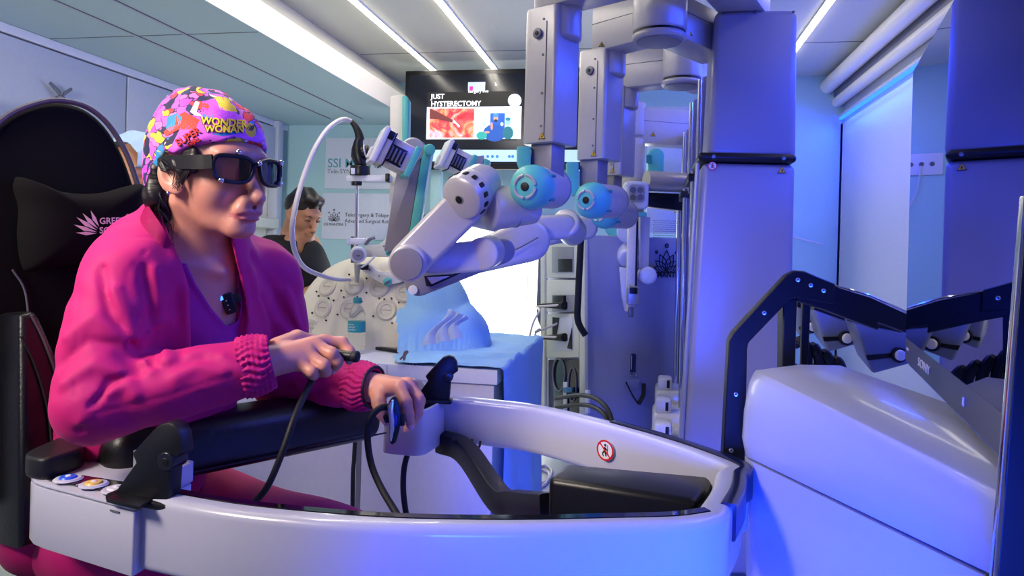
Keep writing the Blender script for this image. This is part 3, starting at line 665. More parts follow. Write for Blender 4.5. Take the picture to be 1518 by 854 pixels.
# ---- columns behind
specs = [(2.75, 1029, 262, 'second robot column, its clamp band just left of the near column'), (3.15, 1017, 287, 'third robot column, a thin silver edge further left'), (3.55, 1008, 306, 'farthest robot column, the leftmost thin silver edge')]
for i, (Y, px, py, lb) in enumerate(specs):
    a = AY(px, py, Y); t = thing('robot_column', lb, 'robot column', V((a.x+.14, Y, 0)), 'robot arm columns in a row')
    ztop = 1.78 if i < 2 else 1.72
    obj('upper_section', bb(BM(), (a.x+.02, Y, a.z), (a.x+.28, Y+.2, ztop), .012), CG, t)
    obj('lower_section', prism(BM(), [V((a.x, Y, a.z)), V((a.x+.28, Y, a.z)), V((a.x+.30, Y, 0)), V((a.x+.02, Y, 0))], (0, .22, 0), .012, 2), CG, t)
    obj('clamp_band', bb(BM(), (a.x-.022, Y-.015, a.z-.02), (a.x+.29, Y+.22, a.z+.012), .004), M['blackm'], t)
    obj('front_rail', tube(BM(), [V((a.x-.004, Y-.004, a.z+.02)), V((a.x+.004, Y-.004, .1))], .011, 10, 0), M['chrome'], t)
    obj('upper_rail', tube(BM(), [V((a.x+.012, Y-.008, a.z+.0)), V((a.x+.012, Y-.008, ztop-.02))], .009, 10, 0), M['chrome'], t)
    # feet
    b_ = at((966, 968, 972)[i], (650, 612, 578)[i], (2.65, 2.95, 3.25)[i])
    ft = obj('foot_block', bb(BM(), (b_.x, b_.y, 0), (a.x+.2, b_.y+.22, b_.z), .02, 3), M['white'], t)
    obj('foot_post', bb(BM(), (b_.x+.01, b_.y+.01, b_.z-.01), (b_.x+.075, b_.y+.1, b_.z+.055), .012), M['white'], ft)
    obj('post_slot', bb(BM(), (b_.x+.05, b_.y+.005, b_.z+.01), (b_.x+.062, b_.y+.02, b_.z+.045), .002), M['blackm'], ft)
# ---- vision cart
vc = thing('vision_cart', 'blue-lit equipment cart with cream module rack and emblem panel', 'cart', AZ(940, 740, 0))
cN = at(872, 345, 3.45); cRt = at(1020, 345, 3.75); cL = at(806, 345, 3.95)
def flat(p, z): return V((p.x, p.y, z))
back = flat(cL, 0)+(flat(cRt, 0)-flat(cN, 0))
zt = 1.19
obj('cart_body', prism(BM(), [flat(p, .12) for p in (cN, cRt, cRt+V((0, .4, 0)), cL+V((.12, .4, 0)), cL+V((.03, .05, 0)))], (0, 0, zt-.12), .01), mat('cart_blue', 'a3a8c4', .4, bump=.05, bs=400), vc)
ex = (flat(cRt, 0)-flat(cN, 0)).normalized(); ln = (flat(cL, 0)-flat(cN, 0)).normalized()
pn = V((ex.y, -ex.x, 0)); qn = V((-ln.y, ln.x, 0))
if qn.dot(CAM-cN) < 0: qn = -qn
def onp(px, py, o, n, off=.0):
    r = ray(px, py); t = (V(o)-CAM).dot(n)/r.dot(n); return CAM+r*t+n*off
def PP(px, py, off=.003): return onp(px, py, cN, pn, off)
def QQ(px, py, off=.003): return onp(px, py, cN, qn, off)
# rear board and display seen over the cart
obj('rear_board', bb(BM(), AY(957, 345, 4.15), AY(1040, 160, 4.2)+V((.1, 0, 0)), .008), mat('board', 'b4c4dc', .4), vc)
obj('board_seam', bb(BM(), AY(957, 212, 4.145), AY(1040, 206, 4.15), 0), M['joint'], vc)
obj('push_bar', tube(BM(), [at(958, 268, 3.35), at(1045, 272, 3.42)], .048, 20, 0), mat('bar_cream', 'c9c0a8', .3, .5), vc)
obj('bar_tray', prism(BM(), [at(957, 285, 3.4), at(1030, 288, 3.45), at(1025, 314, 3.45), at(962, 306, 3.4)], cF*.1, .004), M['black'], vc)
# perforated patch
nb = 0; bm = BM()
for r_ in range(9):
    for c_ in range(18):
        x = 968+c_*2.35+(1.2 if r_ % 2 else 0); y = 327+r_*3.1+.03*(x-968)
        p = PP(x, y, .002); bm.faces.new([bm.verts.new(p+ex*(.0028*math.cos(k*1.047))+UPZ*(.0028*math.sin(k*1.047))) for k in range(6)])
obj('vent_holes', bm, M['blackm'], vc, kind='stuff')
c_ = PP(987, 402, .003)
obj('emblem', lotus(c_, ex, UPZ, .135, .028), M['ink'], vc)
obj('emblem_line', box(BM(), c_+V((0, 0, -.008)), (.17, .003, .005), (ex, -pn, UPZ)), M['ink'], vc)
obj('cart_lettering', text_bm('SSI MANTRA', PP(986, 411, .004)-ex*.0, ex, UPZ, .042, .001, bold=.001, align='CENTER'), M['ink'], vc)
g = obj('gauge', prism(BM(), rrect(PP(938, 541, .0), ex, UPZ, .034, .115, .012), pn*.004, .001, 1, True), mat('gauge', '26386e', .3), vc)
obj('gauge_line', box(BM(), PP(935, 537, .006), (.004, .002, .07), (ex, pn, UPZ)), M['inkwhite'], g)
obj('gauge_lettering', text_bm('CO\u2082', PP(933, 557, .006), ex, UPZ, .022, .001), M['inkwhite'], g)
st = obj('strap_plate', box(BM(), PP(938, 570, .004), (.08, .006, .05), (ex, pn, UPZ), .002), mat('cart_blue'), vc)
for p0, p1, p2 in (((926, 566), (932, 584), (940, 596)), ((952, 568), (948, 584), (941, 597))):
    obj('strap', tube(BM(), [PP(*p0, .012), PP(*p1, .03), PP(*p2, .03)], 1, sm=3, prof=[(-.011, -.003), (.011, -.003), (.011, .003), (-.011, .003)]), M['rubber'], st)
# rack face modules
def mod(px0, py0, px1, py1, o, th, m, nm, par, b=.004):
    q = [QQ(*p, o) for p in ((px0, py0), (px1, py0), (px1, py1), (px0, py1))]; return obj(nm, prism(BM(), q, qn*th, b), m, par)
IV = mat('rack_cream', 'ccd0c4', .4)
for n_, y0, y1 in (('shelf_unit', 347, 412), ('shelf_unit', 415, 462), ('shelf_unit', 465, 530)):
    u = mod(815, y0, 863, y1, .0, .02, IV, n_, vc)
    if y0 == 347:
        w_ = mod(824, 366, 856, 404, .021, .003, mat('module_grey', '8a8d94', .3), 'module_window', u)
        mod(834, 384, 855, 403, .025, .002, M['blackm'], 'dark_corner', u)
    elif y0 == 415:
        mod(824, 437, 858, 461, .021, .003, mat('module_grey', '8a8d94', .3), 'module_window', u)
        mod(829, 438, 846, 456, .025, .015, M['black'], 'plug_block', u)
    else:
        mod(826, 470, 855, 520, .021, .003, mat('module_light', 'c9ccd6', .3), 'module_front', u)
        q = [QQ(*p, .026) for p in ((826, 470), (836, 471), (832, 496), (826, 498))]; obj('dark_wedge', prism(BM(), q, qn*.002), M['blackm'], u)
        q = [QQ(*p, .026) for p in ((855, 486), (855, 518), (848, 516))]; obj('dark_wedge', prism(BM(), q, qn*.002), M['blackm'], u)
mod(806, 345, 812, 640, 0, .02, IV, 'left_upright', vc); mod(864, 345, 872, 640, 0, .02, IV, 'right_upright', vc)
u = mod(813, 533, 863, 640, -.01, .012, mat('pump_black', '101218', .12, coat=.5), 'pump_panel', vc)
for x, y, a, b_ in ((830, 555, 9, 25), (850, 570, 6, 25)):
    bm = BM(); R_ = [QQ(x+a*math.cos(k*.3927)*(1 if True else 0), y+b_*math.sin(k*.3927), .006) for k in range(16)]; tube(bm, R_+[R_[0]], .005, 6, 1); obj('oval_rim', bm, M['silver_dk'], u)
mod(838, 566, 843, 612, .006, .006, M['trimw'], 'white_handle', u, .001); mod(842, 574, 856, 582, .02, .012, mat('blue_plug', '2a6a9a', .4), 'blue_connector', u)
mod(873, 578, 878, 612, .01, .012, M['trimw'], 'side_handle', vc, .001)
obj('bumper_tube', tube(BM(), [at(868, 345, 3.3), at(862, 352, 3.3), at(860, 380, 3.3), at(857, 440, 3.3), at(856, 470, 3.3), at(860, 484, 3.3), at(868, 497, 3.3)], .016, 10, 6), M['rubber'], vc, 'black padded tube down the rack')
obj('left_tube', tube(BM(), [at(803, 345, 4.0), at(801, 400, 4.0), at(799, 460, 4.0), at(804, 482, 4.0), at(815, 492, 4.0)], .014, 10, 6), M['silver_dk'], vc)
for lb, pts, r_, m_ in (('black cables curving from the rack over the far armrest, upper one', [QQ(835, 590, .04), at(860, 586, 3.2), at(885, 592, 2.9), at(902, 610, 2.7), at(910, 640, 2.6)], .010, 'rubber'),
                        ('black cable curving from the rack over the far armrest, lower one', [QQ(836, 603, .04), at(862, 600, 3.2), at(885, 606, 2.9), at(900, 622, 2.7), at(906, 660, 2.6)], .010, 'rubber'),
                        ('white power lead with black plug entering the upper rack socket', [QQ(848, 452, .05), QQ(820, 455, .1), at(800, 460, 3.6), at(790, 480, 3.6), at(780, 520, 3.6)], .006, 'plastic'),
                        ('white lead with black plug entering the lower rack socket', [QQ(846, 500, .05), QQ(820, 497, .1), at(800, 488, 3.6), at(795, 492, 3.6), at(830, 478, 3.7), at(850, 466, 3.7)], .006, 'plastic')):
    cable('cable', lb, pts, r_, m_)
for y in (453, 500): obj('plug', tube(BM(), [QQ(848, y, .04), QQ(836, y, .05), QQ(815, y, .07)], (.022, .010), 10, 3), M['rubber'], vc)
cable('cable', 'thin white lead hanging down the bright doorway', [AY(781, 338, 5.185), AY(781, 375, 5.16), AY(782, 430, 5.15), AY(772, 470, 5.16), AY(762, 500, 5.16), AY(758, 560, 5.18), AY(758, 640, 5.18)], .004, 'plastic')
# teal handset
th_ = thing('handset', 'teal rounded handset in front of the pale board', 'handset', at(970, 278, 3.9))
obj('body', prism(BM(), rrect(at(970, 250, 3.95), _r0, UPZ, .09, .215, .04), -cF*.05, .012, 3, True), M['teal'], th_)
for y in (232, 240): screw(at(965, y, 3.89), -cF, .008, th_, 'teal_dk')
obj('label', prism(BM(), rrect(at(962, 236, 3.899), _r0, UPZ, .03, .05, .01), -cF*.002), M['teal_dk'], th_)

# ---- arms
def tower(t, px, yt, yb, d, phi=38, s=.118, ds=1):
    o_ = at(px, yb, d); top = at(px, yt, d); zb, zt_ = o_.z, top.z
    c, sn = math.cos(math.radians(phi)), math.sin(math.radians(phi))
    x = _r0*c-cF*sn; y = cF*c+_r0*sn     # x = along front face, y = depth; front normal -y faces the camera's left
    x = _r0*c+cF*-sn; y = _r0*sn+cF*c
    x, y = (_r0*c-cF*sn*-1), (cF*c-_r0*sn)
    # front face normal = -y = (+sin r0 - cos F): choose mirrored so it faces left
    x, y = (_r0*c-cF*sn), (cF*c+_r0*sn)
    pts = rounded_poly([flat(o_, zb)+x*a*s+y*b_*s for a, b_ in ((-.5, -.5), (.5, -.5), (.5, .5), (-.5, .5))], (s*.3, s*.12, s*.08, s*.1))
    obj('tower_housing', prism(BM(), pts, (0, 0, zt_-zb), .005, 2, True), GR, t)
    f = flat(o_, 0)-y*(s*.5+.0005)
    hh = zt_-zb
    obj('cover_seam', box(BM(), f+x*s*.22+UPZ*(zb+hh*.45), (.0025, .002, hh*.86), (x, y, UPZ)), M['joint'], t)
    k = obj('key_hub', cyl(BM(), f+x*(-s*.02)+UPZ*(zb+hh*.80), f-y*.007+x*(-s*.02)+UPZ*(zb+hh*.80), .0145, b=.002, seg=24), M['silver_dk'], t)
    obj('key_socket', cyl(BM(), f-y*.005+x*(-s*.02)+UPZ*(zb+hh*.80), f-y*.009+x*(-s*.02)+UPZ*(zb+hh*.80), .006, b=.0005, seg=12), M['blackm'], k)
    for kk in (.12, .36, .64, .9): screw(f+x*s*.13+UPZ*(zb+hh*kk), -y, .0035, t)
    warn(f+x*s*.17+UPZ*(zb+.018), x, UPZ, .012, t)
    # shoulder drum on top right
    cc = flat(o_, 0)+x*s*.28+y*s*.05
    obj('shoulder_drum', cyl(BM(), cc+UPZ*(zt_-.085), cc+UPZ*(zt_+.05), s*.46, b=.006, seg=40), GR, t)
    return flat(o_, zt_), flat(o_, zb), x, y
def beam(t, a, b_, zb, h, w_, nm='beam', m=None):
    a, b_ = V((a.x, a.y, 0)), V((b_.x, b_.y, 0)); e = (b_-a); L = e.length; e.normalize(); n = UPZ.cross(e)
    o_ = obj(nm, box(BM(), a+e*L/2+UPZ*(zb+h/2), (L, w_, h), (e, n, UPZ), .008, 2), m or GR, t)
    for s_ in (-1, 1):
        obj('beam_seam', box(BM(), a+e*L/2+n*(s_*w_/2)+UPZ*(zb+h*.62), (L*.98, .0016, .002), (e, n, UPZ)), M['joint'], o_)
    return o_, e, n
def elbow(t, p, zb, h, r):
    p = flat(p, 0); o_ = obj('elbow_joint', cyl(BM(), p+UPZ*zb, p+UPZ*(zb+h), r, b=.008, seg=48), GR, t)
    obj('elbow_cap', cyl(BM(), p+UPZ*(zb-.026), p+UPZ*(zb-.003), r*1.0, b=.01, seg=48), GR, t)
    obj('elbow_gap', cyl(BM(), p+UPZ*(zb-.006), p+UPZ*(zb+.002), r*.96, seg=40), M['blackm'], t)
    obj('cap_disc', cyl(BM(), p+UPZ*(zb-.030), p+UPZ*(zb-.024), r*.84, b=.002, seg=48), M['grey2'], t)
def hip(t, cx_, cy_, d, r, dx=34, dd=.15, rp=.058):
    """teal-capped rotary joint: cap centre px, axis running back-right"""
    a = at(cx_, cy_, d); b_ = at(cx_+dx, cy_+2, d+dd); e = (b_-a).normalized()
    o_ = obj('joint_body', cyl(BM(), a+e*.03, b_+e*.02, rp, b=.004, seg=48), GR, t)
    obj('joint_ring', cyl(BM(), b_+e*.004, b_+e*.010, rp*1.02, b=.002, seg=48), M['grey2'], t)
    c = obj('joint_cap', lathe(BM(), [(0, -.022), (rp*.35, -.022), (rp*.62, -.018), (rp*.86, -.006), (rp*1.02, .012), (rp*1.05, .03), (rp*1.03, .045), (0, .045)], a, e, 48), M['teal'], t)
    x, y, n = frame(e)
    for k in range(4):
        bm = BM(); pts = [a-e*.0225+x*(rp*.52*math.cos(q))+y*(rp*.52*math.sin(q)) for q in [math.radians(90*k+8+74*j/6) for j in range(7)]]
        tube(bm, pts, .0042, 6, 1); obj('cap_arc', bm, M['grey'], c)
    obj('cap_centre', cyl(BM(), a-e*.026, a-e*.02, rp*.2, b=.002, seg=24), M['blackm'], c)
    for q in (25, 150, 215, 330):
        q = math.radians(q); p = a+x*(rp*1.03*math.cos(q))+y*(rp*1.03*math.sin(q)); obj('cap_clip', cyl(BM(), p+e*.03, p+e*.062, .005, b=.001, seg=10), M['teal_dk'], c)
    return a, b_, e
AR = {}
def arm_thing(k, lb, d): 
    t = thing('robot_arm', lb, 'robot arm', at(*k, d), 'hanging robot arms'); return t
# arm 1
A1 = thing('robot_arm', 'nearest robot arm: hanging tower, teal-capped joint and slotted elbow over the dummy', 'robot arm', V((AY(812, 215, 1.95).x, 1.95, 1.2)), 'hanging robot arms')
tp, bt, x_, y_ = tower(A1, 813, 18, 216, 2.0)
e1 = at(1000, 60, 1.75)
beam(A1, tp, e1, tp.z+.0, .13, .10); elbow(A1, e1, tp.z+.02, .2, .07)
beam(A1, e1, AY(1110, 10, Y1+.1), 1.885, .12, .14, 'upper_beam')
obj('top_mast', cyl(BM(), flat(tp, tp.z), flat(tp, tp.z+.2), .05, b=.004), GR, A1)
obj('neck', box(BM(), at(812, 236, 2.0), (.075, .07, .11), (x_, y_, UPZ), .008), M['grey2'], A1)
obj('neck_bracket', prism(BM(), [at(x, y, 1.97) for x, y in ((766, 217), (787, 217), (787, 262), (775, 262), (766, 240))], cF*.04, .004), M['teal'], A1)
hip(A1, 783, 277, 1.90, 31)
def cap_face(t, c, e, r, nm, m, par=None):
    return obj(nm, cyl(BM(), c, c+e*.004, r, b=.001, seg=32), m, par or t)
a = at(806, 310, 2.03); b_ = at(716, 322, 1.98)
obj('forearm_cone', cyl(BM(), at(795, 306, 2.02), at(722, 308, 1.96), .050, .064, b=.014, seg=48), GR, A1)
obj('forearm_collar', cyl(BM(), at(768, 306, 2.0), at(758, 306, 1.995), .060, b=.004, seg=48), M['grey2'], A1)
# slotted joint
sa_, sb_ = at(681, 296, 1.88), at(732, 262, 2.02); se = (sb_-sa_).normalized(); rj = .062
sj = obj('slotted_joint', lathe(BM(), [(0, 0), (rj*.78, 0), (rj*.95, .008), (rj, .022), (rj, .06), (rj*.97, .062), (rj*.97, .066), (rj, .068), (rj*.96, .12), (rj*.8, .142), (0, .148)], sa_, se, 56), GR, A1)
sx, sy, _n = frame(se)
for k in range(14):
    q = 2*math.pi*k/14; rr_ = sx*math.cos(q)+sy*math.sin(q); tt_ = se.cross(rr_)
    obj('slot', box(BM(), sa_+se*.036+rr_*(rj*.985), (.009, .018, .014), (rr_, se, tt_), .003), M['blackm'], sj)
obj('joint_bore', cyl(BM(), sa_-se*.002, sa_+se*.003, .0135, b=.001, seg=24), M['grey2'], sj)
obj('bore_hole', cyl(BM(), sa_-se*.003, sa_+se*.003, .010, seg=24), M['blackm'], sj)
# diagonal link
vn = (CAM-at(650, 340, 1.9)).normalized()*-1
p1, p2 = at(693, 300, 1.95), at(607, 386, 1.92)
obj('diagonal_link', stadium(BM(), p1, p2, .056, .053, vn, .085, .014, 4), GR, A1)
obj('link_end_boss', cyl(BM(), at(603, 391, 1.865), at(609, 385, 1.95), .05, b=.008, seg=40), GR, A1)
obj('link_end_disc', cyl(BM(), at(602, 392, 1.861), at(603, 391, 1.87), .044, b=.003, seg=40), M['grey2'], A1)
# lower links
l2 = obj('lower_link', stadium(BM(), at(640, 385, 1.99), at(706, 381, 1.94), .042, .044, vn, .05, .01, 3), GR, A1)
obj('link_collar', cyl(BM(), at(714, 377, 1.975), at(726, 372, 2.07), .047, b=.006, seg=40), GR, A1)
obj('link_groove', tube(BM(), [at(640, 364, 2.015), at(690, 363, 1.985), at(700, 370, 1.985)], .0016, 6, 3), M['joint'], l2)
obj('link_groove', tube(BM(), [at(640, 402, 2.015), at(700, 400, 1.985)], .0016, 6, 0), M['joint'], l2)
l3 = obj('window_link', stadium(BM(), at(621, 417, 2.12), at(745, 372, 2.12), .043, .038, vn, .05, .008, 3), M['grey2'], A1)
wq = [at(x, y, 2.09) for x, y in ((629, 409), (672, 407), (702, 388), (690, 402), (640, 425), (632, 424))]
obj('link_window', prism(BM(), wq, cF*-.004), M['blackm'], l3)
obj('window_insert', prism(BM(), [at(x, y, 2.083) for x, y in ((633, 411), (668, 409), (640, 421))], cF*-.003), M['chrome'], l3)
obj('link_badge', cyl(BM(), at(612, 430, 2.093), at(612, 430, 2.085), .014, b=.001, seg=24), M['trimw'], l3)
# tall instrument mast with head
def mast(t, top, bot, w_, tw, d, teal_right=True, nm='instrument_mast', cr=M['grey2']):
    (tx, ty), (bx, by) = top, bot
    obj(nm, prism(BM(), rounded_poly([at(tx-w_, ty, d), at(tx, ty-2, d), at(bx, by, d), at(bx-w_, by, d)], (.01, .004, .004, .004)), cF*.05, .004, 2, True), cr, t)
    if tw: obj('teal_spine', prism(BM(), [at(tx, ty+2, d-.004), at(tx+tw, ty+6, d-.004), at(bx+tw, by, d-.004), at(bx, by, d-.004)], cF*.06, .004, 2), M['teal'], t)
mast(A1, (628, 212), (602, 372), 33, 13, 2.12)
obj('mast_cap', cyl(BM(), at(612, 222, 2.11), at(612, 222, 2.17), .036, b=.006, seg=32), GR, A1)
obj('spine_cap', cyl(BM(), at(637, 222, 2.105), at(637, 222, 2.18), .017, b=.004, seg=24), M['teal'], A1)
def head(t, cx_, cy_, d, s, ang, pale=False):
    """instrument drive head: white plate, silver lid, body with black service panel, teal collar"""
    an = math.radians(ang); k = d/1050
    ez = (-cF*math.cos(.35)+_r0*math.sin(.35)).normalized()
    x = (cR*math.cos(an)-cU*math.sin(an)); x = (x-ez*x.dot(ez)).normalized(); y = ez.cross(x)
    o_ = at(cx_, cy_, d)
    def b(nm, c, sz, m, bv=.003, par=None, lab=None): return obj(nm, box(BM(), o_+x*(c[0]*k*s)+y*(c[1]*k*s)+ez*(c[2]*k*s), [q*k*s for q in sz], (x, y, ez), bv*1), m, par or t, lab)
    g1 = M['ivory'] if pale else GR
    b('drive_body', (8, 0, 0), (44, 46, 40), g1, .008)
    b('drive_plate', (-26, 0, 4), (10, 62, 52), M['trimw'], .006)
    b('drive_lid', (-16, 0, 2), (12, 56, 48), g1, .006)
    b('lid_gasket', (-9.5, 0, 1), (2, 57, 48), M['blackm'], .001)
    p_ = b('service_panel', (4, -4, 20.5), (28, 30, 2), M['black'], .001)
    for i in range(4): b('panel_rib', (-6+i*6.5, -4, 21.8), (3, 22, 1.5), M['silver_dk'], .0005, p_)
    for a_, b2 in ((-8, -15), (16, -15), (-8, 8), (16, 8)): b('panel_screw', (a_, b2, 22), (2.4, 2.4, 1.5), M['brass'], .0004, p_)
    b('teal_collar', (32, 0, 1), (11, 54, 44), M['teal'], .006)
    b('lid_latch', (-18, 20, 26), (12, 14, 5), M['black'], .002); b('lid_latch', (-18, 27, -2), (14, 6, 12), M['black'], .002)
    b('plate_ear', (-32, -16, 4), (8, 20, 14), M['trimw'], .004)
    return x, y, ez
head(A1, 582, 228, 2.02, .92, 24)
# arm 2 with endoscope
A2 = thing('robot_arm', 'second robot arm from the front, carrying the white mast and endoscope', 'robot arm', V((AY(885, 240, 2.4).x, 2.35, 1.2)), 'hanging robot arms')
tp, bt, x_, y_ = tower(A2, 886, 78, 239, 2.42)
e2 = at(977, 60, 2.24); cpt = at(1062, 85, 2.5)
beam(A2, tp, e2, tp.z-.01, .15, .10); elbow(A2, e2, tp.z+.015, .2, .085); beam(A2, e2, cpt, tp.z-.0, .14, .12, 'upper_beam')
warn(at(892, 66, 2.33), _r0, UPZ, .011, A2); warn(at(1022, 49, 2.26), _r0, UPZ, .011, A2)
obj('neck', box(BM(), at(880, 256, 2.42), (.075, .07, .10), (x_, y_, UPZ), .008), M['grey2'], A2)
obj('neck_bracket', prism(BM(), [at(x, y, 2.39) for x, y in ((840, 240), (858, 240), (858, 290), (847, 290), (840, 262))], cF*.04, .004), M['teal'], A2)
hip(A2, 873, 297, 2.32, 26)
obj('forearm_link', stadium(BM(), at(836, 336, 2.4), at(795, 340, 2.3), .042, .042, vn, .07, .016, 4), GR, A2)
obj('elbow_knuckle', cyl(BM(), at(838, 330, 2.38), at(850, 345, 2.5), .05, b=.01), GR, A2)
obj('rear_link', stadium(BM(), at(783, 356, 2.35), at(700, 385, 2.3), .072, .05, vn, .06, .018, 4), GR, A2)
obj('rear_link_groove', tube(BM(), [at(798, 352, 2.31), at(760, 372, 2.295), at(700, 392, 2.262)], .0022, 6, 3), M['joint'], A2)
obj('white_mast', prism(BM(), [at(x, y, 2.7) for x, y in ((578, 142), (598, 140), (596, 300), (588, 352), (576, 345), (577, 300))], cF*.05, .006), M['ivory'], A2)
obj('mast_spine', prism(BM(), [at(x, y, 2.69) for x, y in ((596, 142), (602, 141), (606, 147), (604, 300), (596, 300))], cF*.06, .004), M['teal'], A2)
obj('upper_jaw', prism(BM(), [at(x, y, 2.7) for x, y in ((577, 300), (600, 300), (598, 352), (588, 376), (578, 381), (541, 381), (541, 363), (562, 363), (572, 354), (576, 340))], cF*.03, .003), M['ivory'], A2)
obj('lower_jaw', prism(BM(), [at(x, y, 2.66) for x, y in ((536, 392), (544, 390), (562, 403), (578, 402), (592, 388), (602, 392), (600, 416), (590, 420), (572, 423), (556, 415), (537, 402))], cF*.05, .003), M['ivory'], A2)
for x, y, w_ in ((578, 373, 8), (574, 418, 7)):
    o_ = obj('teal_lock', prism(BM(), [at(x+w_*math.cos(k*1.047+.3), y+w_*math.sin(k*1.047+.3), 2.65) for k in range(6)], cF*.02, .002), M['teal'], A2)
    obj('lock_label', prism(BM(), [at(x-4, y+1, 2.648), at(x+4, y-3, 2.648), at(x+4, y+1, 2.648), at(x-4, y+5, 2.648)], -cF*.002), M['joint'], o_)
for x, y in ((583, 320), (580, 334), (575, 352), (569, 365), (548, 400), (562, 409)): screw(at(x, y, 2.695 if y < 390 else 2.655), -cF, .004, A2, 'brass')
# scope mount
obj('scope_mount', prism(BM(), rounded_poly([at(x, y, 2.62) for x, y in ((513, 260), (513, 269), (578, 269), (578, 259))], (.01, .01, .002, .002)), cF*.06, .004), M['trimw'], A2)
obj('mount_knob', prism(BM(), [at(x, y, 2.61) for x, y in ((571, 257), (577, 257), (577, 269), (571, 269))], cF*.05, .002), M['black'], A2)
ES = thing('endoscope', 'black endoscope camera head with long steel shaft entering the dome', 'endoscope', at(530, 395, 2.64))
obj('coupler', cyl(BM(), at(534, 261, 2.64), at(534, 246, 2.64), .038, .036, b=.004), M['black'], ES)
obj('coupler_tab', prism(BM(), [at(x, y, 2.595) for x, y in ((520, 249), (526, 249), (526, 258), (520, 258))], cF*.01, .001), M['trimw'], ES)
obj('camera_head', loft(BM(), [[at(x+math.cos(k*.524)*r_, y+math.sin(k*.524)*2, 2.64)+cF*(math.sin(k*.524)*r_*2.64/1050) for k in range(12)] for x, y, r_ in ((535, 246, 9), (532, 232, 12), (530, 222, 9), (531, 212, 7), (533, 205, 6))]), M['black'], ES, sharp=60)
obj('focus_barrel', cyl(BM(), at(536, 226, 2.62), at(548, 223, 2.62), .022, b=.004), M['black'], ES)
obj('focus_ring', cyl(BM(), at(541, 225, 2.62), at(543, 224.6, 2.62), .026, b=.002), M['trimw'], ES)
obj('cable_boot', tube(BM(), [at(534, 208, 2.64), at(531, 196, 2.64), at(526, 186, 2.64), at(520, 179, 2.64)], (.017, .009), 12, 5), M['rubber'], ES)
obj('shaft', cyl(BM(), at(529, 268, 2.64), at(528, 405, 2.66), .0062, seg=16), M['chrome'], ES)
obj('collar_bolt', cyl(BM(), at(529, 269, 2.62), at(529, 275, 2.62), .02, b=.002), M['black'], ES)
cable('cable', 'long grey endoscope cable looping down in front of the seated man', [at(521, 180, 2.64), at(508, 177, 2.6), at(488, 189, 2.5), at(468, 218, 2.4), at(450, 262, 2.35), at(437, 310, 2.3), at(433, 345, 2.3), at(438, 375, 2.35), at(452, 397, 2.45), at(478, 409, 2.55), at(500, 414, 2.62), at(518, 414, 2.68)], .0085, 'plastic')
TR = thing('trocar', 'white trocar with round valve disc clamped above the dome', 'trocar', at(529, 412, 2.66))
obj('upper_clamp', box(BM(), at(531, 358, 2.64), (.065, .05, .024), (cR, cF, cU), .006), M['trimw'], TR)
for x in (517, 545): obj('clamp_knob', cyl(BM(), at(x, 352, 2.62), at(x, 363, 2.62), .008, b=.002, seg=16), M['trimw'], TR)
obj('clamp_post', box(BM(), at(523, 370, 2.66), (.012, .02, .10), (cR, cF, cU), .002), M['silver_dk'], TR)
dk = obj('valve_disc', cyl(BM(), at(531, 378, 2.58), at(531, 376, 2.62), .030, b=.006, seg=32), M['trimw'], TR)
obj('disc_rim', lathe(BM(), [(.016, -.003), (.021, -.003), (.021, 0), (.016, 0)], at(531, 378, 2.58), at(531, 376, 2.62)-at(531, 378, 2.58), 24), M['silver'], dk)
obj('disc_port', cyl(BM(), at(531, 378, 2.577), at(531, 378, 2.58), .007, seg=16), M['silver_dk'], dk)
obj('cannula', cyl(BM(), at(530, 390, 2.64), at(529, 418, 2.68), .0125, .008, b=.001), mat('cannula', 'b8b4a8', .3, .3), TR)
obj('side_lever', tube(BM(), [at(542, 362, 2.6), at(548, 355, 2.58), at(556, 352, 2.58)], .006, 8, 3), M['silver_dk'], TR)
obj('side_screw', tube(BM(), [at(536, 396, 2.6), at(546, 390, 2.58), at(556, 380, 2.57)], .004, 8, 0), M['trimw'], TR)
obj('side_block', box(BM(), at(541, 396, 2.62), (.03, .02, .02), (cR, cF, cU), .003), M['black'], TR)
# arm 3
A3 = thing('robot_arm', 'third robot arm, its tower half hidden behind the second', 'robot arm', V((AY(915, 265, 2.9).x, 2.9, 1.2)), 'hanging robot arms')
tp, bt, x_, y_ = tower(A3, 912, 132, 262, 2.92)
e3 = at(1010, 125, 2.78); c3 = at(1045, 142, 2.95)
beam(A3, tp, e3, tp.z-.01, .15, .10); elbow(A3, e3, tp.z+.01, .16, .078); beam(A3, e3, c3, tp.z-.0, .14, .12, 'upper_beam')
obj('neck', box(BM(), at(905, 272, 2.92), (.075, .07, .10), (x_, y_, UPZ), .008), M['grey2'], A3)
hip(A3, 891, 316, 2.75, 20)
obj('forearm_link', stadium(BM(), at(868, 338, 2.8), at(828, 345, 2.7), .045, .045, vn, .07, .016, 4), GR, A3)
head(A3, 674, 238, 2.55, .72, 24, True)
mast(A3, (718, 232), (700, 330), 20, 9, 2.62, cr=M['silver'])
obj('carrier_link', stadium(BM(), at(700, 320, 2.66), at(815, 346, 2.7), .04, .045, vn, .05, .014, 3), GR, A3)
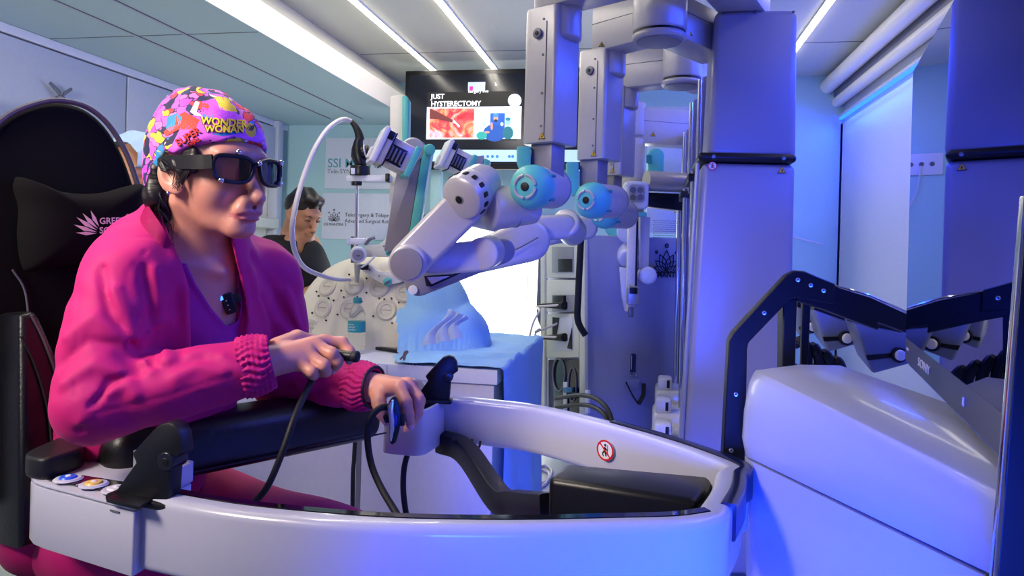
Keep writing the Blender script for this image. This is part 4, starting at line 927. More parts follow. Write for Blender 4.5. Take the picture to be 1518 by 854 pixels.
# arm 4, folded, facing camera
A4 = thing('robot_arm', 'farthest robot arm, folded straight down in front of the emblem panel', 'robot arm', V((AY(940, 470, 3.5).x, 3.4, .8)), 'hanging robot arms')
T4 = at(936, 153, 3.6)
obj('upper_tower', cyl(BM(), at(936, 204, 3.6), T4, .072, b=.012, seg=40), mat('arm_pale', 'c3bfb8', .35), A4)
obj('lower_tower', cyl(BM(), at(934, 345, 3.6), at(936, 206, 3.6), .068, b=.01, seg=40), mat('arm_pale'), A4)
o_, e_, n_ = beam(A4, at(936, 180, 3.6), at(1035, 180, 3.7), at(980, 214, 3.6).z, .18, .11, 'upper_beam', mat('arm_pale'))
warn(at(968, 199, 3.53), _r0, UPZ, .014, A4)
obj('joint_shell', cyl(BM(), at(932, 345, 3.45), at(936, 330, 3.62), .06, b=.012, seg=32), M['trimw'], A4)
obj('joint_shell_teal', cyl(BM(), at(917, 330, 3.55), at(925, 330, 3.62), .085, b=.012, seg=32), M['teal'], A4)
obj('elbow_shell', cyl(BM(), at(932, 385, 3.5), at(926, 370, 3.6), .052, b=.014, seg=32), M['trimw'], A4)
hd = obj('drive_head', prism(BM(), rrect(at(944, 289, 3.3), _r0, UPZ, .114, .13, .022), cF*.06, .012, 3, True), M['trimw'], A4)
obj('head_window', prism(BM(), rrect(at(944, 287, 3.297), _r0, UPZ, .075, .085, .018), cF*.004), mat('head_window', 'a8a8b0', .3), hd)
for a_ in (-1, 1):
    for b2 in (-1, 1):
        c_ = at(944+a_*5.5, 287+b2*5.5, 3.293); obj('drive_coupling', lathe(BM(), [(.006, 0), (.0145, 0), (.0145, .004), (.006, .004)], c_, cF, 20), M['silver_dk'], hd)
obj('teal_underside', box(BM(), at(944, 318, 3.33), (.085, .05, .02), (_r0, cF, UPZ), .003), M['teal'], A4)
obj('slide_rail', prism(BM(), [at(x, y, 3.34) for x, y in ((932, 320), (947, 320), (944, 452), (929, 462))], cF*.04, .004), M['ivory'], A4)
obj('rail_slot', prism(BM(), [at(x, y, 3.335) for x, y in ((943.5, 321), (946.5, 321), (944, 424), (941, 424))], -cF*.003), M['blackm'], A4)
obj('slide_arm', prism(BM(), [at(x, y, 3.38) for x, y in ((949, 320), (965, 322), (964, 330), (962, 395), (950, 400))], cF*.05, .006), mat('arm_pale'), A4)
obj('slide_arm_end', cyl(BM(), at(961, 409, 3.34), at(957, 407, 3.46), .042, b=.016, seg=36), M['trimw'], A4)
obj('side_fin', prism(BM(), [at(x, y, 3.4) for x, y in ((919, 396), (934, 398), (936, 462), (927, 462), (922, 440))], cF*.03, .004), M['trimw'], A4)
bx_ = obj('carriage_block', box(BM(), at(938, 438, 3.31), (.052, .05, .085), (_r0, cF, UPZ), .005), M['silver'], A4)
obj('carriage_face', box(BM(), at(939, 431, 3.278), (.036, .006, .03), (_r0, cF, UPZ), .002), M['blackm'], bx_)
obj('tip_socket', box(BM(), at(935, 463, 3.33), (.022, .03, .045), (_r0, cF, UPZ), .003), M['silver_dk'], A4)
for k in range(12): pass
# ================================================================ TABLE, DUMMY, DRAPE
TX0, TX1, TY0, TY1, TZ = -1.55, -.455, 2.23, 3.12, .715
tb = thing('procedure_table', 'big white procedure table with taped top edge and socket panel', 'table', ((TX0+TX1)/2, 2.7, 0))
TW = mat('table_white', 'c4c3cf', .4, bump=.04)
obj('table_body', bb(BM(), (TX0+.01, TY0+.012, .0), (TX1-.012, TY1, TZ-.05), .004), TW, tb)
obj('table_top', bb(BM(), (TX0, TY0, TZ-.048), (TX1, TY1, TZ), .003), M['trimw'], tb)
for x in (TX0+.33, TX0+.72, TX1-.17): obj('tape_joint', bb(BM(), (x, TY0-.001, TZ-.046), (x+.003, TY0+.001, TZ-.003)), mat('tape', 'b8b0b4', .5), tb)
lx = AY(528, 700, TY0).x
obj('panel_joint', bb(BM(), (lx-.005, TY0+.010, .0), (lx+.012, TY0+.013, TZ-.05)), M['silver_dk'], tb)
fr_ = lambda x, y, o=0: AY(x, y, TY0+.012-o)
a, b_ = fr_(588, 549), fr_(638, 600)
sp_ = obj('socket_panel', prism(BM(), rrect((a+b_)/2, XX, ZZ, b_.x-a.x, a.z-b_.z, .012), (0, -.006, 0), .002, 1, True), M['trimw'], tb)
for x in (592, 632): obj('panel_screw', cyl(BM(), fr_(x, 555, .006), fr_(x, 555, .01), .005, b=.001, seg=12), M['blackm'], sp_)
c_ = fr_(621, 574, .006); obj('socket_ring', lathe(BM(), [(.012, 0), (.02, 0), (.02, .006), (.012, .006)], c_, (0, -1, 0), 24), M['silver'], sp_)
obj('socket_core', cyl(BM(), c_, c_+V((0, -.004, 0)), .009, seg=16), M['silver_dk'], sp_)
obj('panel_lettering', text_bm('IV', fr_(605, 556, .007), XX, ZZ, .014, .001), M['inkgrey'], sp_)
obj('table_lettering', text_bm('MCS', fr_(604, 546, .001), XX, ZZ, .021, .001, bold=.0006), M['ink'], tb)
obj('table_lettering', text_bm('PSC', fr_(533, 539, .001), XX, ZZ, .017, .001, bold=.0006), M['ink'], tb)
st_ = obj('bird_sticker', prism(BM(), [AY(x, y, TY0-.001) for x, y in ((592, 532), (597, 527), (599, 521), (604, 519), (606, 522), (602, 527), (601, 533), (598, 535), (597, 531), (594, 534))], (0, -.001, 0)), mat('sticker', '6e5f62', .5), tb)
# dummy dome
DCX, DCY = U(566, 520, 2.86).x, U(566, 520, 2.86).y
DA, DB_, DH = .362, .21, .355
def domez(x, y):
    q = 1-abs((x-DCX)/DA)**2.3-abs((y-DCY)/DB_)**2.3
    return TZ+DH*q**(1/2.3) if q > 0 else -1
def clothz(x, y):
    q = 1-abs((x-DCX)/(DA+.02))**2.3-abs((y-DCY)/(DB_+.02))**2.3
    return TZ+(DH+.014)*q**(1/2.3) if q > 0 else -1
def domept(th, ph):   # th azimuth, ph elevation
    sg = lambda v, e: math.copysign(abs(v)**e, v)
    e = 2/2.3; return V((DCX+DA*sg(math.cos(ph), e)*sg(math.cos(th), e), DCY+DB_*sg(math.cos(ph), e)*sg(math.sin(th), e), TZ+DH*sg(math.sin(ph), e)))
dm = thing('training_dummy', 'cream domed training dummy with round port pads', 'dummy', (DCX, DCY, TZ))
R_ = [[domept(2*math.pi*i/64, math.radians(89.9*j/24)) for i in range(64)] for j in range(25)]
obj('dome', loft(BM(), R_), mat('dome', 'e3dccb', .35, coat=.2, var=.03), dm, sharp=80)
def dome_hit(px, py):
    r = ray(px, py); t = 2.2
    while t < 3.4:
        p = CAM+r*t
        if domez(p.x, p.y) > p.z > TZ-.01: break
        t += .002
    if t >= 3.4: return None
    e = .004; n = V((-(domez(p.x+e, p.y)-domez(p.x-e, p.y))/(2*e), -(domez(p.x, p.y+e)-domez(p.x, p.y-e))/(2*e), 1)); return p, n.normalized()
PADM = mat('port_pad', 'd8d2c4', .3, trans=.15)
for px, py in ((486, 425), (525, 423), (563, 426), (600, 434), (479, 456), (519, 458), (573, 460), (462, 486)):
    h_ = dome_hit(px, py)
    if not h_: continue
    p, n = h_; r_ = .040
    pd = obj('port_pad', lathe(BM(), [(0, .004), (r_*.5, .004), (r_*.55, .007), (r_*.85, .008), (r_, .004), (r_, -.004), (0, -.004)], p, n, 28), PADM, dm)
    x, y, _ = frame(n)
    obj('pad_slit', box(BM(), p+n*.0055, (r_*.9, .003, .002), (x, y, n)), M['inkgrey'] if 0 else mat('slit', 'b8b0a0', .5), pd)
    for q in (.6, 2.2, 3.6, 5.2):
        c_ = p+x*(r_*1.35*math.cos(q))+y*(r_*1.35*math.sin(q)); z = domez(c_.x, c_.y)
        if z > 0: obj('pad_pin', cyl(BM(), c_-n*.002, c_+n*.003, .0035, seg=8), M['blackm'], pd)
# drape: cloth heightfield over dome and table, then hanging over the right side
def nz(x, y, s): return math.sin(x*s*1.3+1.7*math.sin(y*s*.8))*math.cos(y*s*1.1+1.3*math.sin(x*s*.7))
bm = BM(); GX, GY = 110, 76
x0, x1, y0, y1 = -.93, TX1+.012, TY0-.012, TY1+.01
vs = {}
def fold(x, y):
    f = .016*abs(math.sin((x*.8+y*1.7)*9+nz(x, y, 5)))+.007*nz(x, y, 14)+.004*nz(x+3, y, 34)
    return f
for i in range(GX+1):
    for j in range(GY+1):
        x = x0+(x1-x0)*i/GX; y = y0+(y1-y0)*j/GY
        z = max(clothz(x, y), TZ+.006)
        # tent the cloth a little between dome and table
        for dx, dy in ((-.06, 0), (-.03, 0), (0, .05), (0, -.04)): z = max(z, clothz(x+dx, y+dy)*.6+(TZ+.006)*.4 if clothz(x+dx, y+dy) > 0 else 0)
        vs[i, j] = bm.verts.new((x, y, z+fold(x, y)*(1 if z > TZ+.02 else .5)))
def keep(x, y):
    p = V((x, y, max(clothz(x, y), TZ))); v = p-CAM; d = v.dot(cF); px = CX+FPX*v.dot(cR)/d; py = CY-FPX*v.dot(cU)/d
    # left edge of the cloth as it crosses dome and table top
    if p.z > TZ+.005: return px > 604-(py-440)*.30+4*math.sin(py*.3)
    return px > 592-(py-505)*.2+3*math.sin(y*60)
for i in range(GX):
    for j in range(GY):
        x = x0+(x1-x0)*(i+.5)/GX; y = y0+(y1-y0)*(j+.5)/GY
        if keep(x, y): bm.faces.new((vs[i, j], vs[i+1, j], vs[i+1, j+1], vs[i, j+1]))
# side hang
prev = [vs[GX, j] for j in range(GY+1)]
for k in range(1, 40):
    t = k/39; row = []
    for j in range(GY+1):
        y = y0+(y1-y0)*j/GY; end = .10+.08*math.sin(y*7)-.25*max(0, (y-TY0)/.9); z = TZ+.004-t*(TZ-end) if k > 1 else TZ
        amp = .006+.012*t; row.append(bm.verts.new((x1+.004+amp*(math.sin(y*17+.5*math.sin(t*5))+1)*.6+.03*t*math.sin(y*3), y+.01*math.sin(t*4+y*9), z)))
    for j in range(GY): bm.faces.new((prev[j], prev[j+1], row[j+1], row[j]))
    prev = row
bmesh.ops.delete(bm, geom=[v for v in bm.verts if not v.link_faces], context='VERTS')
# thickness
bmesh.ops.recalc_face_normals(bm, faces=bm.faces)
tag(obj('blue_drape', bm, M['drape'], sharp=180), 'light blue disposable drape over the dummy and the table\'s right side', 'drape')
# folded blue mask-like sheet
def sheet(grid, m, name, label, cat):
    bm = BM(); R = [[bm.verts.new(p) for p in r] for r in grid]
    for a, b_ in zip(R, R[1:]):
        for i in range(len(a)-1): bm.faces.new((a[i], a[i+1], b_[i+1], b_[i]))
    bmesh.ops.solidify(bm, geom=bm.faces[:], thickness=.003); return tag(obj(name, bm, m, sharp=50), label, cat)
c00, c10, c11, c01 = at(664, 458, 2.40), at(691, 472, 2.38), at(680, 502, 2.30), at(627, 514, 2.29)
g_ = []
for i in range(15):
    r_ = []
    for j in range(13):
        u, v_ = i/14, j/12; p = mixp(mixp(c00, c10, v_), mixp(c01, c11, v_), u)
        p = p+V((0, -1, .5))*(.012*abs(math.sin(v_*9.4))+.012*math.sin(u*math.pi))+cR*(.012*math.sin(u*6+v_*2)); r_.append(p)
    g_.append(r_)
sheet(g_, mat('mask_sheet', 'c4d2ee', .7, bump=.2), 'folded_sheet', 'pleated pale blue sheet lying folded on the drape', 'cloth')
for t_ in (0,):
    pass
# bottle
bp_ = at(528, 517, 2.55); bp_ = V((bp_.x, bp_.y, TZ+.001)); H_ = .205
bt = thing('water_bottle', 'clear plastic water bottle with teal cap and label on the table', 'bottle', bp_)
pr = [(0, .002), (.028, 0), (.031, .006)]+[(.031-.0012*(k % 2), .012+.007*k) for k in range(8)]+[(.031, .075), (.031, .118), (.0315, .125), (.029, .145), (.022, .163), (.0135, .176), (.0125, .182), (.0125, .188), (0, .188)]
obj('bottle_body', lathe(BM(), pr, bp_, ZZ, 36), mat('pet', 'f4f8fb', .04, trans=1, ior=1.06, bump=.3, bs=90), bt, sharp=60)
obj('cap', lathe(BM(), [(0, .181), (.0145, .181), (.015, .184), (.015, .199), (.0135, .201), (0, .201)], bp_, ZZ, 32), M['teal_dk'], bt)
lb_ = obj('label_wrap', lathe(BM(), [(.0318, .078), (.0318, .116)], bp_, ZZ, 36), mat('label_teal', '2f9aa6', .4), bt)
obj('label_lettering', text_bm('water\nnatural\npurified', bp_+V((-.017, -.0335, .105)), XX, ZZ, .0085, .0006, ls=1.1), M['inkwhite'], bt)
# phone
pc = [AZ(x, y, TZ+.008) for x, y in ((541, 514), (589, 521), (606, 508), (564, 503))]
ph = thing('smartphone', 'dark smartphone lying on the table right of the bottle', 'phone', sum(pc, V())/4-V((0, 0, .006)))
lo = [V((p.x, p.y, TZ+.002)) for p in pc]; cc = sum(lo, V())/4
obj('case', prism(BM(), rounded_poly(lo, (.012,)*4), (0, 0, .012), .003, 2, True), M['black'], ph)
obj('screen', prism(BM(), rounded_poly([cc+(p-cc)*.9+V((0, 0, .0122)) for p in lo], (.008,)*4), (0, 0, .0006)), mat('phone_glass', '30343e', .06), ph)
# cables hanging round the armrest
cable('cable', 'black cable from the near hand controller dropping across the arm pad to the lap', [at(466, 556, 1.16), at(452, 584, 1.12), at(436, 620, 1.08), at(418, 672, 1.06), at(396, 722, 1.07), at(372, 750, 1.1), at(355, 775, 1.15)], .0052)
cable('cable', 'black looping cable from the far hand controller down past the thigh', [at(577, 603, 1.31), at(562, 606, 1.29), at(549, 622, 1.28), at(545, 652, 1.28), at(551, 690, 1.26), at(566, 725, 1.22), at(590, 765, 1.18), at(604, 790, 1.15)], .0062)
cable('cable', 'short black cable hanging from under the far pod', [at(618, 655, 1.62), at(606, 670, 1.62), at(599, 695, 1.62), at(598, 730, 1.6), at(603, 770, 1.58), at(606, 800, 1.56)], .0068)
cable('cable', 'straight black cable hanging in front of the table panel joint', [at(527, 640, 1.9), at(525, 680, 1.9), at(523, 720, 1.9), at(522, 900, 1.9)], .006)
cable('cable', 'coiled grey lead on the floor behind the black crank strut', [AZ(x, y, .008) for x, y in ((790, 700), (806, 690), (818, 698), (812, 712), (796, 716), (784, 706), (796, 696), (814, 702), (808, 718), (790, 726))], .007, 'plastic')
obj('grey_side_box', bb(BM(), (TX1+.06, 2.35, .0), (TX1+.1, 2.40, .45)), M['silver_dk'], tb) if 0 else None

# wall socket by the far right corner, seen in the monitor's reflection
ws = thing('wall_socket', 'wall socket on the end wall, visible only as a reflection in the glossy monitor', 'socket', (.72, YF-.01, 1.66))
sp2_ = obj('face_plate', bb(BM(), (.62, YF-.012, 1.66), (.86, YF-.001, 1.80), .004), M['trimw'], ws)
for x in (.68, .74, .80): obj('socket_hole', cyl(BM(), (x, YF-.014, 1.73), (x, YF-.01, 1.73), .015, seg=16), M['joint'], sp2_)
cable('cable', 'thin white lead drooping from the reflected wall socket', [V((.74, YF-.02, 1.72)), V((.78, YF-.03, 1.5)), V((.95, YF-.03, 1.28)), V((1.2, YF-.03, 1.2))], .005, 'plastic')
# ================================================================ PEOPLE
def npv(v): return np.array(list(v), 'f')
def headframe(o, th, pitch=0, roll=0):
    th, pitch, roll = map(math.radians, (th, pitch, roll))
    f0 = cR*math.cos(th)-cF*math.sin(th); l0 = cF*math.cos(th)+cR*math.sin(th)
    f = f0*math.cos(pitch)-cU*math.sin(pitch); u = cU*math.cos(pitch)+f0*math.sin(pitch)
    l = l0*math.cos(roll)+u*math.sin(roll); u = u*math.cos(roll)-l0*math.sin(roll)
    return V(o), f, l, u
def loc(fr, x, y, z): return fr[0]+fr[1]*x+fr[2]*y+fr[3]*z
def to_local(fr, p):
    A = np.array([list(fr[1]), list(fr[2]), list(fr[3])], 'f'); return (p-npv(fr[0])) @ A.T
def s_head(q, male=False):
    """head in its own frame: x forward, y left, z up, eye level z=0"""
    a = np.abs(q[:, 1]); qs = q.copy(); qs[:, 1] = a
    d = s_ell(q, (-.012, 0, .028), (.098, .078, .099))
    d = smin(d, s_ell(q, (.030, 0, -.028), (.061, .053, .080)), .03)
    d = smin(d, s_cone(qs, (-.002, .042, -.050), (.074, .010, -.093), .013, .014), .03)
    d = smin(d, s_ell(q, (.082, 0, -.094), (.018, .019, .016)), .02)
    d = smin(d, s_ell(qs, (.052, .038, -.034), (.027, .020, .026)), .025)
    d = smin(d, s_ell(q, (.078, 0, .022), (.018, .05, .014)), .02)
    d = smax(d, -s_ell(qs, (.100, .031, .000), (.018, .020, .013)), .014)
    d = smin(d, s_cone(q, (.088, 0, .006), (.113, 0, -.042), .0075, .0105), .012)
    d = smin(d, s_ell(q, (.118, 0, -.046), (.0125, .0115, .0105)), .006)
    d = smin(d, s_ell(qs, (.102, .0135, -.050), (.012, .0075, .0085)), .006)
    d = smax(d, -s_ell(qs, (.108, .0075, -.058), (.006, .0042, .005)), .003)
    d = smin(d, s_ell(q, (.096, 0, -.066), (.015, .027, .016)), .012)
    d = smax(d, -s_cone(q, (.106, 0, -.050), (.1065, 0, -.062), .003, .0035), .006)
    d = smin(d, s_ell(q, (.1040, 0, -.0690), (.0080, .021, .0042)), .003)
    d = smin(d, s_ell(q, (.1015, 0, -.0795), (.0080, .018, .0050)), .003)
    d = smax(d, -s_line(qs, [(.107, 0, -.0755), (.102, .014, -.0762), (.088, .026, -.0785)])*1+.0-(-.0016)*0+0, 0) if False else d+.0022*np.exp(-(s_line(qs, [(.114, 0, -.0742), (.108, .014, -.0750), (.094, .027, -.0785)])/.0022)**2)
    d = d+.0028*np.exp(-(s_line(qs, [(.096, .020, -.040), (.090, .032, -.058), (.080, .037, -.074)])/.004)**2)
    d = d+.002*np.exp(-(s_ell(q, (.100, 0, -.092), (.004, .016, .003)))**2/.00003)*(q[:, 2] > -.1)
    # closed-ish eyelids
    d = smin(d, s_ell(qs, (.078, .031, -.001), (.014, .0155, .0095)), .003)
    d = d+.0012*np.exp(-(s_line(qs, [(.094, .020, -.003), (.0945, .031, -.0045), (.089, .043, -.003)])/.0016)**2)
    # ears
    e = qs-np.array((.004, .077, -.014), 'f'); c, s = math.cos(.25), math.sin(.25)
    ex_, ez_ = e[:, 0]*c+e[:, 2]*s, -e[:, 0]*s+e[:, 2]*c
    e2 = np.stack([ex_, e[:, 1]-(-ex_)*.45*1, ez_], 1)
    ear = s_ell(e2, (0, 0, 0), (.019, .0075, .032))
    ear = smax(ear, -s_ell(e2, (.003, .0085, .004), (.0115, .0075, .021)), .003)
    ear = smin(ear, s_ell(e2, (.008, .001, -.027), (.009, .005, .009)), .005)
    ear = smin(ear, s_ell(e2, (.013, .003, -.004), (.005, .004, .006)), .004)
    return smin(d, ear, .006)
def s_poly(p, pts):
    """signed distance (metres, inside negative) to a picture outline swept along the view"""
    v = p-npv(CAM); d = v @ npv(cF); x = CX+FPX*(v @ npv(cR))/d; y = CY-FPX*(v @ npv(cU))/d
    n = len(pts); dist = np.full(len(p), 1e9, 'f'); ins = np.zeros(len(p), bool)
    for i in range(n):
        ax, ay = pts[i-1]; bx, by = pts[i]; ex_, ey = bx-ax, by-ay
        t = np.clip(((x-ax)*ex_+(y-ay)*ey)/(ex_*ex_+ey*ey+1e-9), 0, 1)
        dist = np.minimum(dist, (x-ax-t*ex_)**2+(y-ay-t*ey)**2)
        if abs(ey) > 1e-9: ins ^= ((ay > y) != (by > y)) & (x < (bx-ax)*(y-ay)/ey+ax)
    dist = np.sqrt(dist)*d/FPX; return np.where(ins, -dist, dist)
def hand_sdf(p, wrist, mcps, chains, rw=.024):
    """palm blended from wrist to knuckles, each finger its own chain"""
    d = None
    for m, r in mcps:
        e = s_cone(p, npv(wrist), npv(m), rw*.8, r); d = e if d is None else smin(d, e, .014)
    f_ = None
    for pts, rs in chains:
        e = s_chain(p, [npv(x) for x in pts], rs, .004); f_ = e if f_ is None else smin(f_, e, .0022)
    return smin(d, f_, .007)
SKIN = mat('skin', 'c98a76', .42, sss=.12, bump=.06, bs=160, var=.05); SKIN2 = mat('skin_man', 'b88260', .45, sss=.1, var=.05)
LIP = mat('lip', 'b4666a', .4); HAIR = mat('hair', '120c10', .42, bump=.6, bs=30, stretch=(1, 1, 6)); NAIL = mat('nail', 'e0a8b0', .25)
SCRUB = mat('scrub_magenta', 'bc0068', .72, bump=.12, bs=380, sheen=.04, var=.05); SCRUB_IN = mat('scrub_inner', '9a0a80', .7, sheen=.04)
# ---------------------------------------------------------------- surgeon
HF = headframe(U(312, 252, 1.20), 29, 3, 0)
tth = math.radians(25); tF = cR*math.cos(tth)-cF*math.sin(tth); tL = cF*math.cos(tth)+cR*math.sin(tth)
TB = (tF, tL, cU)
S_R, E_R, W_R = U(190, 408, 1.12), U(142, 598, 1.04), U(392, 538, 1.115)
S_L, E_L, W_L = U(392, 412, 1.38), U(420, 560, 1.47), U(552, 574, 1.385)
NB = U(292, 372, 1.24)
def torso(p, o=0.0):
    d = s_ell(p, U(268, 452, 1.255), (.115+o, .165+o, .17+o), TB)
    d = smin(d, s_ell(p, U(224, 590, 1.29), (.115+o, .145+o, .17+o), TB), .07)
    d = smin(d, s_ell(p, U(168, 715, 1.35), (.14+o, .16+o, .13+o), TB), .07)
    d = smin(d, s_cone(p, npv(U(226, 394, 1.17)), npv(U(350, 398, 1.36)), .05+o, .048+o), .045)
    return d
def trunk_neck(p, o=0):
    return s_cone(p, npv(NB-cU*.02), npv(loc(HF, -.022, 0, -.05)), .055+o, .049+o)
# right hand (near): back of the hand to the camera, fingers curled round a stick
rh_m = [(U(479, 507, 1.19), .0125), (U(466, 512, 1.17), .0125), (U(455, 525, 1.15), .012), (U(444, 538, 1.138), .011)]
rh_c = [([U(479, 507, 1.19), U(507, 508, 1.20), U(518, 521, 1.195), U(518, 534, 1.185)], [.0118, .0102, .009, .0078]),
        ([U(466, 512, 1.17), U(492, 524, 1.16), U(501, 536, 1.165), U(496, 546, 1.175)], [.0118, .0102, .009, .0075]),
        ([U(455, 525, 1.15), U(480, 541, 1.14), U(483, 551, 1.15), U(472, 553, 1.165)], [.0115, .0098, .0088, .0075]),
        ([U(444, 538, 1.138), U(462, 551, 1.13), U(465, 556, 1.14), U(455, 554, 1.155)], [.0105, .009, .008, .007]),
        ([U(412, 516, 1.15), U(440, 502, 1.20), U(470, 508, 1.23), U(496, 524, 1.215)], [.018, .0145, .0115, .009])]
# left hand (far): hanging over a slim controller
lh_m = [(U(592, 573, 1.345), .0135), (U(604, 570, 1.37), .0135), (U(609, 570, 1.395), .012), (U(606, 572, 1.42), .011)]
lh_c = [([U(592, 573, 1.345), U(602, 596, 1.325), U(606, 614, 1.32), U(609, 629, 1.325)], [.0128, .0112, .0098, .0085]),
        ([U(604, 570, 1.37), U(620, 590, 1.36), U(619, 610, 1.355), U(611, 628, 1.35)], [.0125, .011, .0095, .0082]),
        ([U(609, 570, 1.395), U(623, 594, 1.39), U(620, 613, 1.38), U(610, 632, 1.375)], [.0118, .0102, .009, .0078]),
        ([U(606, 572, 1.42), U(614, 594, 1.42), U(612, 612, 1.41), U(603, 636, 1.40)], [.0105, .0092, .008, .007]),
        ([U(561, 583, 1.36), U(562, 598, 1.33), U(566, 612, 1.315), U(573, 624, 1.312)], [.017, .0135, .0115, .0092])]
def body_fn(p):
    n = len(p); d = np.full(n, 1.0, 'f'); px_ = (p-npv(CAM)) @ npv(cR)/((p-npv(CAM)) @ npv(cF))*FPX+CX
    A = torso(p, -.012); d = np.minimum(d, A)
    d = smin(d, trunk_neck(p), .045)
    d = smin(d, s_chain(p, [npv(S_R), npv(E_R), npv(W_R-(W_R-E_R)*.05)], [.05, .04, .026]), .03)
    d = smin(d, s_chain(p, [npv(S_L), npv(E_L), npv(W_L-(W_L-E_L)*.05)], [.05, .04, .026]), .03)
    # neck tendon and collar bones
    d = smin(d, s_cone(p, npv(loc(HF, -.01, -.055, -.06)), npv(U(318, 412, 1.225)), .009, .006), .02)
    d = smin(d, s_cone(p, npv(U(262, 390, 1.16)), npv(U(328, 404, 1.20)), .006, .006), .02)
    m = px_ < 430
    if m.any():
        q = to_local(HF, p[m]); d[m] = smin(d[m], s_head(q), .018)
    m = (px_ > 370) & (px_ < 720)
    if m.any():
        pm = p[m]; h1 = hand_sdf(pm, W_R, rh_m, rh_c); h2 = hand_sdf(pm, W_L, lh_m, lh_c, .026)
        d[m] = smin(smin(d[m], h1, .012), h2, .012)
    return d
def bounds(pts, m):
    a = np.array([list(p) for p in pts]); return a.min(0)-m, a.max(0)+m
lo, hi = bounds([U(60, 800, 1.0), U(640, 640, 1.5), HF[0]+cU*.14, S_L, U(60, 700, 1.45), U(200, 800, 1.4)], .12)
wo = thing('person', 'person in magenta scrubs, patterned cap and dark tracking glasses, gripping hand controllers', 'person', U(180, 800, 1.24))
ORGW = ORG[wo]
me = sdf_mesh(body_fn, lo, hi, .0024)
body = obj('body', me, [SKIN, LIP], wo, sharp=180)
def assign(o, test, idx):
    me = o.data; n = len(me.polygons); c = np.empty(n*3, 'f'); me.polygons.foreach_get('center', c); c = c.reshape(-1, 3)+npv(ORG[o])
    mi = np.zeros(n, 'i'); me.polygons.foreach_get('material_index', mi); mi[test(c)] = idx; me.polygons.foreach_set('material_index', mi)
def liptest(c):
    q = to_local(HF, c); w_ = np.clip(1-(np.abs(q[:, 1])/.0265)**2, 0, 1)
    return (q[:, 0] > .08) & (q[:, 2] < -.0740+.0085*w_**.7) & (q[:, 2] > -.0750-.0105*w_**.6) & (np.abs(q[:, 1]) < .026)
assign(body, liptest, 1)
def to_body(name, bm, m, lb=None, kind=None, par=None, **k): return obj(name, bm, m, par or wo, lb, kind=kind, **k)
# nails
for pts, rs in (rh_c[0], rh_c[1], lh_c[0], lh_c[1], lh_c[4]):
    a_, b_ = V(pts[-2]), V(pts[-1]); e = (b_-a_).normalized(); v_ = (CAM-b_).normalized(); v_ = (v_-e*v_.dot(e)).normalized(); s_ = e.cross(v_)
    to_body('fingernail', (lambda bm: ell(bm, b_+e*.002+v_*rs[-1]*.82, (.0065, .0048, .002), (e, s_, v_), 16))(BM()), NAIL)
# ---- jacket
V_OPEN = [(236, 310), (252, 352), (270, 392), (281, 430), (284, 560), (345, 566), (366, 520), (364, 450), (352, 395), (343, 360), (347, 300)]
SEAMS = []
def jbase(p):
    d = torso(p, .012)
    d = smin(d, s_chain(p, [npv(S_R), npv(mixp(S_R, E_R, .5)-cR*.006), npv(E_R)], [.066, .066, .058]), .03)
    d = smin(d, s_chain(p, [npv(S_L), npv(E_L)], [.070, .064]), .03)
    f1 = s_chain(p, [npv(E_R), npv(mixp(E_R, W_R, .5)), npv(mixp(E_R, W_R, .86))], [.055, .052, .045])
    f2 = s_chain(p, [npv(E_L), npv(mixp(E_L, W_L, .5)), npv(mixp(E_L, W_L, .80))], [.056, .054, .045])
    d = smin(smin(d, f1, .018), f2, .018)
    # standing collar
    col = s_cone(p, npv(NB+cU*.0), npv(loc(HF, -.050, 0, -.060)), .090, .074)
    d = smin(d, col, .02)
    # back hem flare
    d = smin(d, s_ell(p, U(138, 770, 1.36), (.15, .16, .10), TB), .05)
    return d
def onj(pts, fn=jbase):
    out = []
    for x, y in pts:
        h_ = march(fn, x, y); 
        if h_ is not None: out.append(npv(V(h_)))
    return out
CREASE = [  # picture polyline, width, height (+ ridge, - groove)
 ([(150, 400), (165, 470), (205, 520), (208, 524)], .010, -.008), ([(170, 430), (200, 500), (224, 548)], .012, .007), ([(100, 500), (140, 470), (190, 500)], .012, .006),
 ([(90, 540), (130, 505), (170, 512), (205, 545)], .010, -.007), ([(95, 570), (140, 540), (190, 560), (200, 585)], .011, .008), ([(140, 600), (165, 565), (205, 552)], .008, -.008),
 ([(120, 625), (150, 585), (185, 572)], .010, .006), ([(118, 640), (135, 600), (160, 575)], .006, -.006), ([(210, 548), (260, 540), (300, 530)], .012, -.004),
 ([(215, 400), (222, 470), (226, 540)], .011, -.009), ([(228, 400), (240, 470), (246, 535)], .014, .007), ([(262, 430), (266, 480), (268, 530)], .010, -.004),
 ([(260, 560), (290, 545), (330, 550)], .012, .005), ([(330, 530), (350, 545), (370, 560)], .010, .006), ([(300, 590), (340, 585), (375, 590)], .010, -.004), ([(280, 640), (320, 625), (360, 610)], .010, .004),
 ([(375, 380), (400, 420), (420, 465), (450, 500)], .012, -.008), ([(370, 400), (385, 450), (395, 500)], .012, .006), ([(385, 440), (405, 490), (412, 520)], .010, -.006), ([(425, 430), (440, 480), (455, 510)], .010, .006),
 ([(440, 570), (480, 552), (520, 556)], .010, .006), ([(450, 590), (490, 575), (525, 582)], .009, -.006), ([(470, 600), (510, 594), (535, 598)], .008, .004), ([(60, 650), (75, 690), (60, 740)], .012, -.008), ([(80, 640), (98, 700), (90, 760)], .014, .007),
]
SEAM = [[(118, 420), (116, 480), (112, 540), (112, 590)], [(216, 372), (192, 400), (186, 425), (200, 470), (208, 520)], [(140, 612), (190, 602), (250, 586), (320, 563), (372, 545)], [(283, 400), (284, 470), (284, 548)], [(268, 352), (230, 352), (195, 350)]]
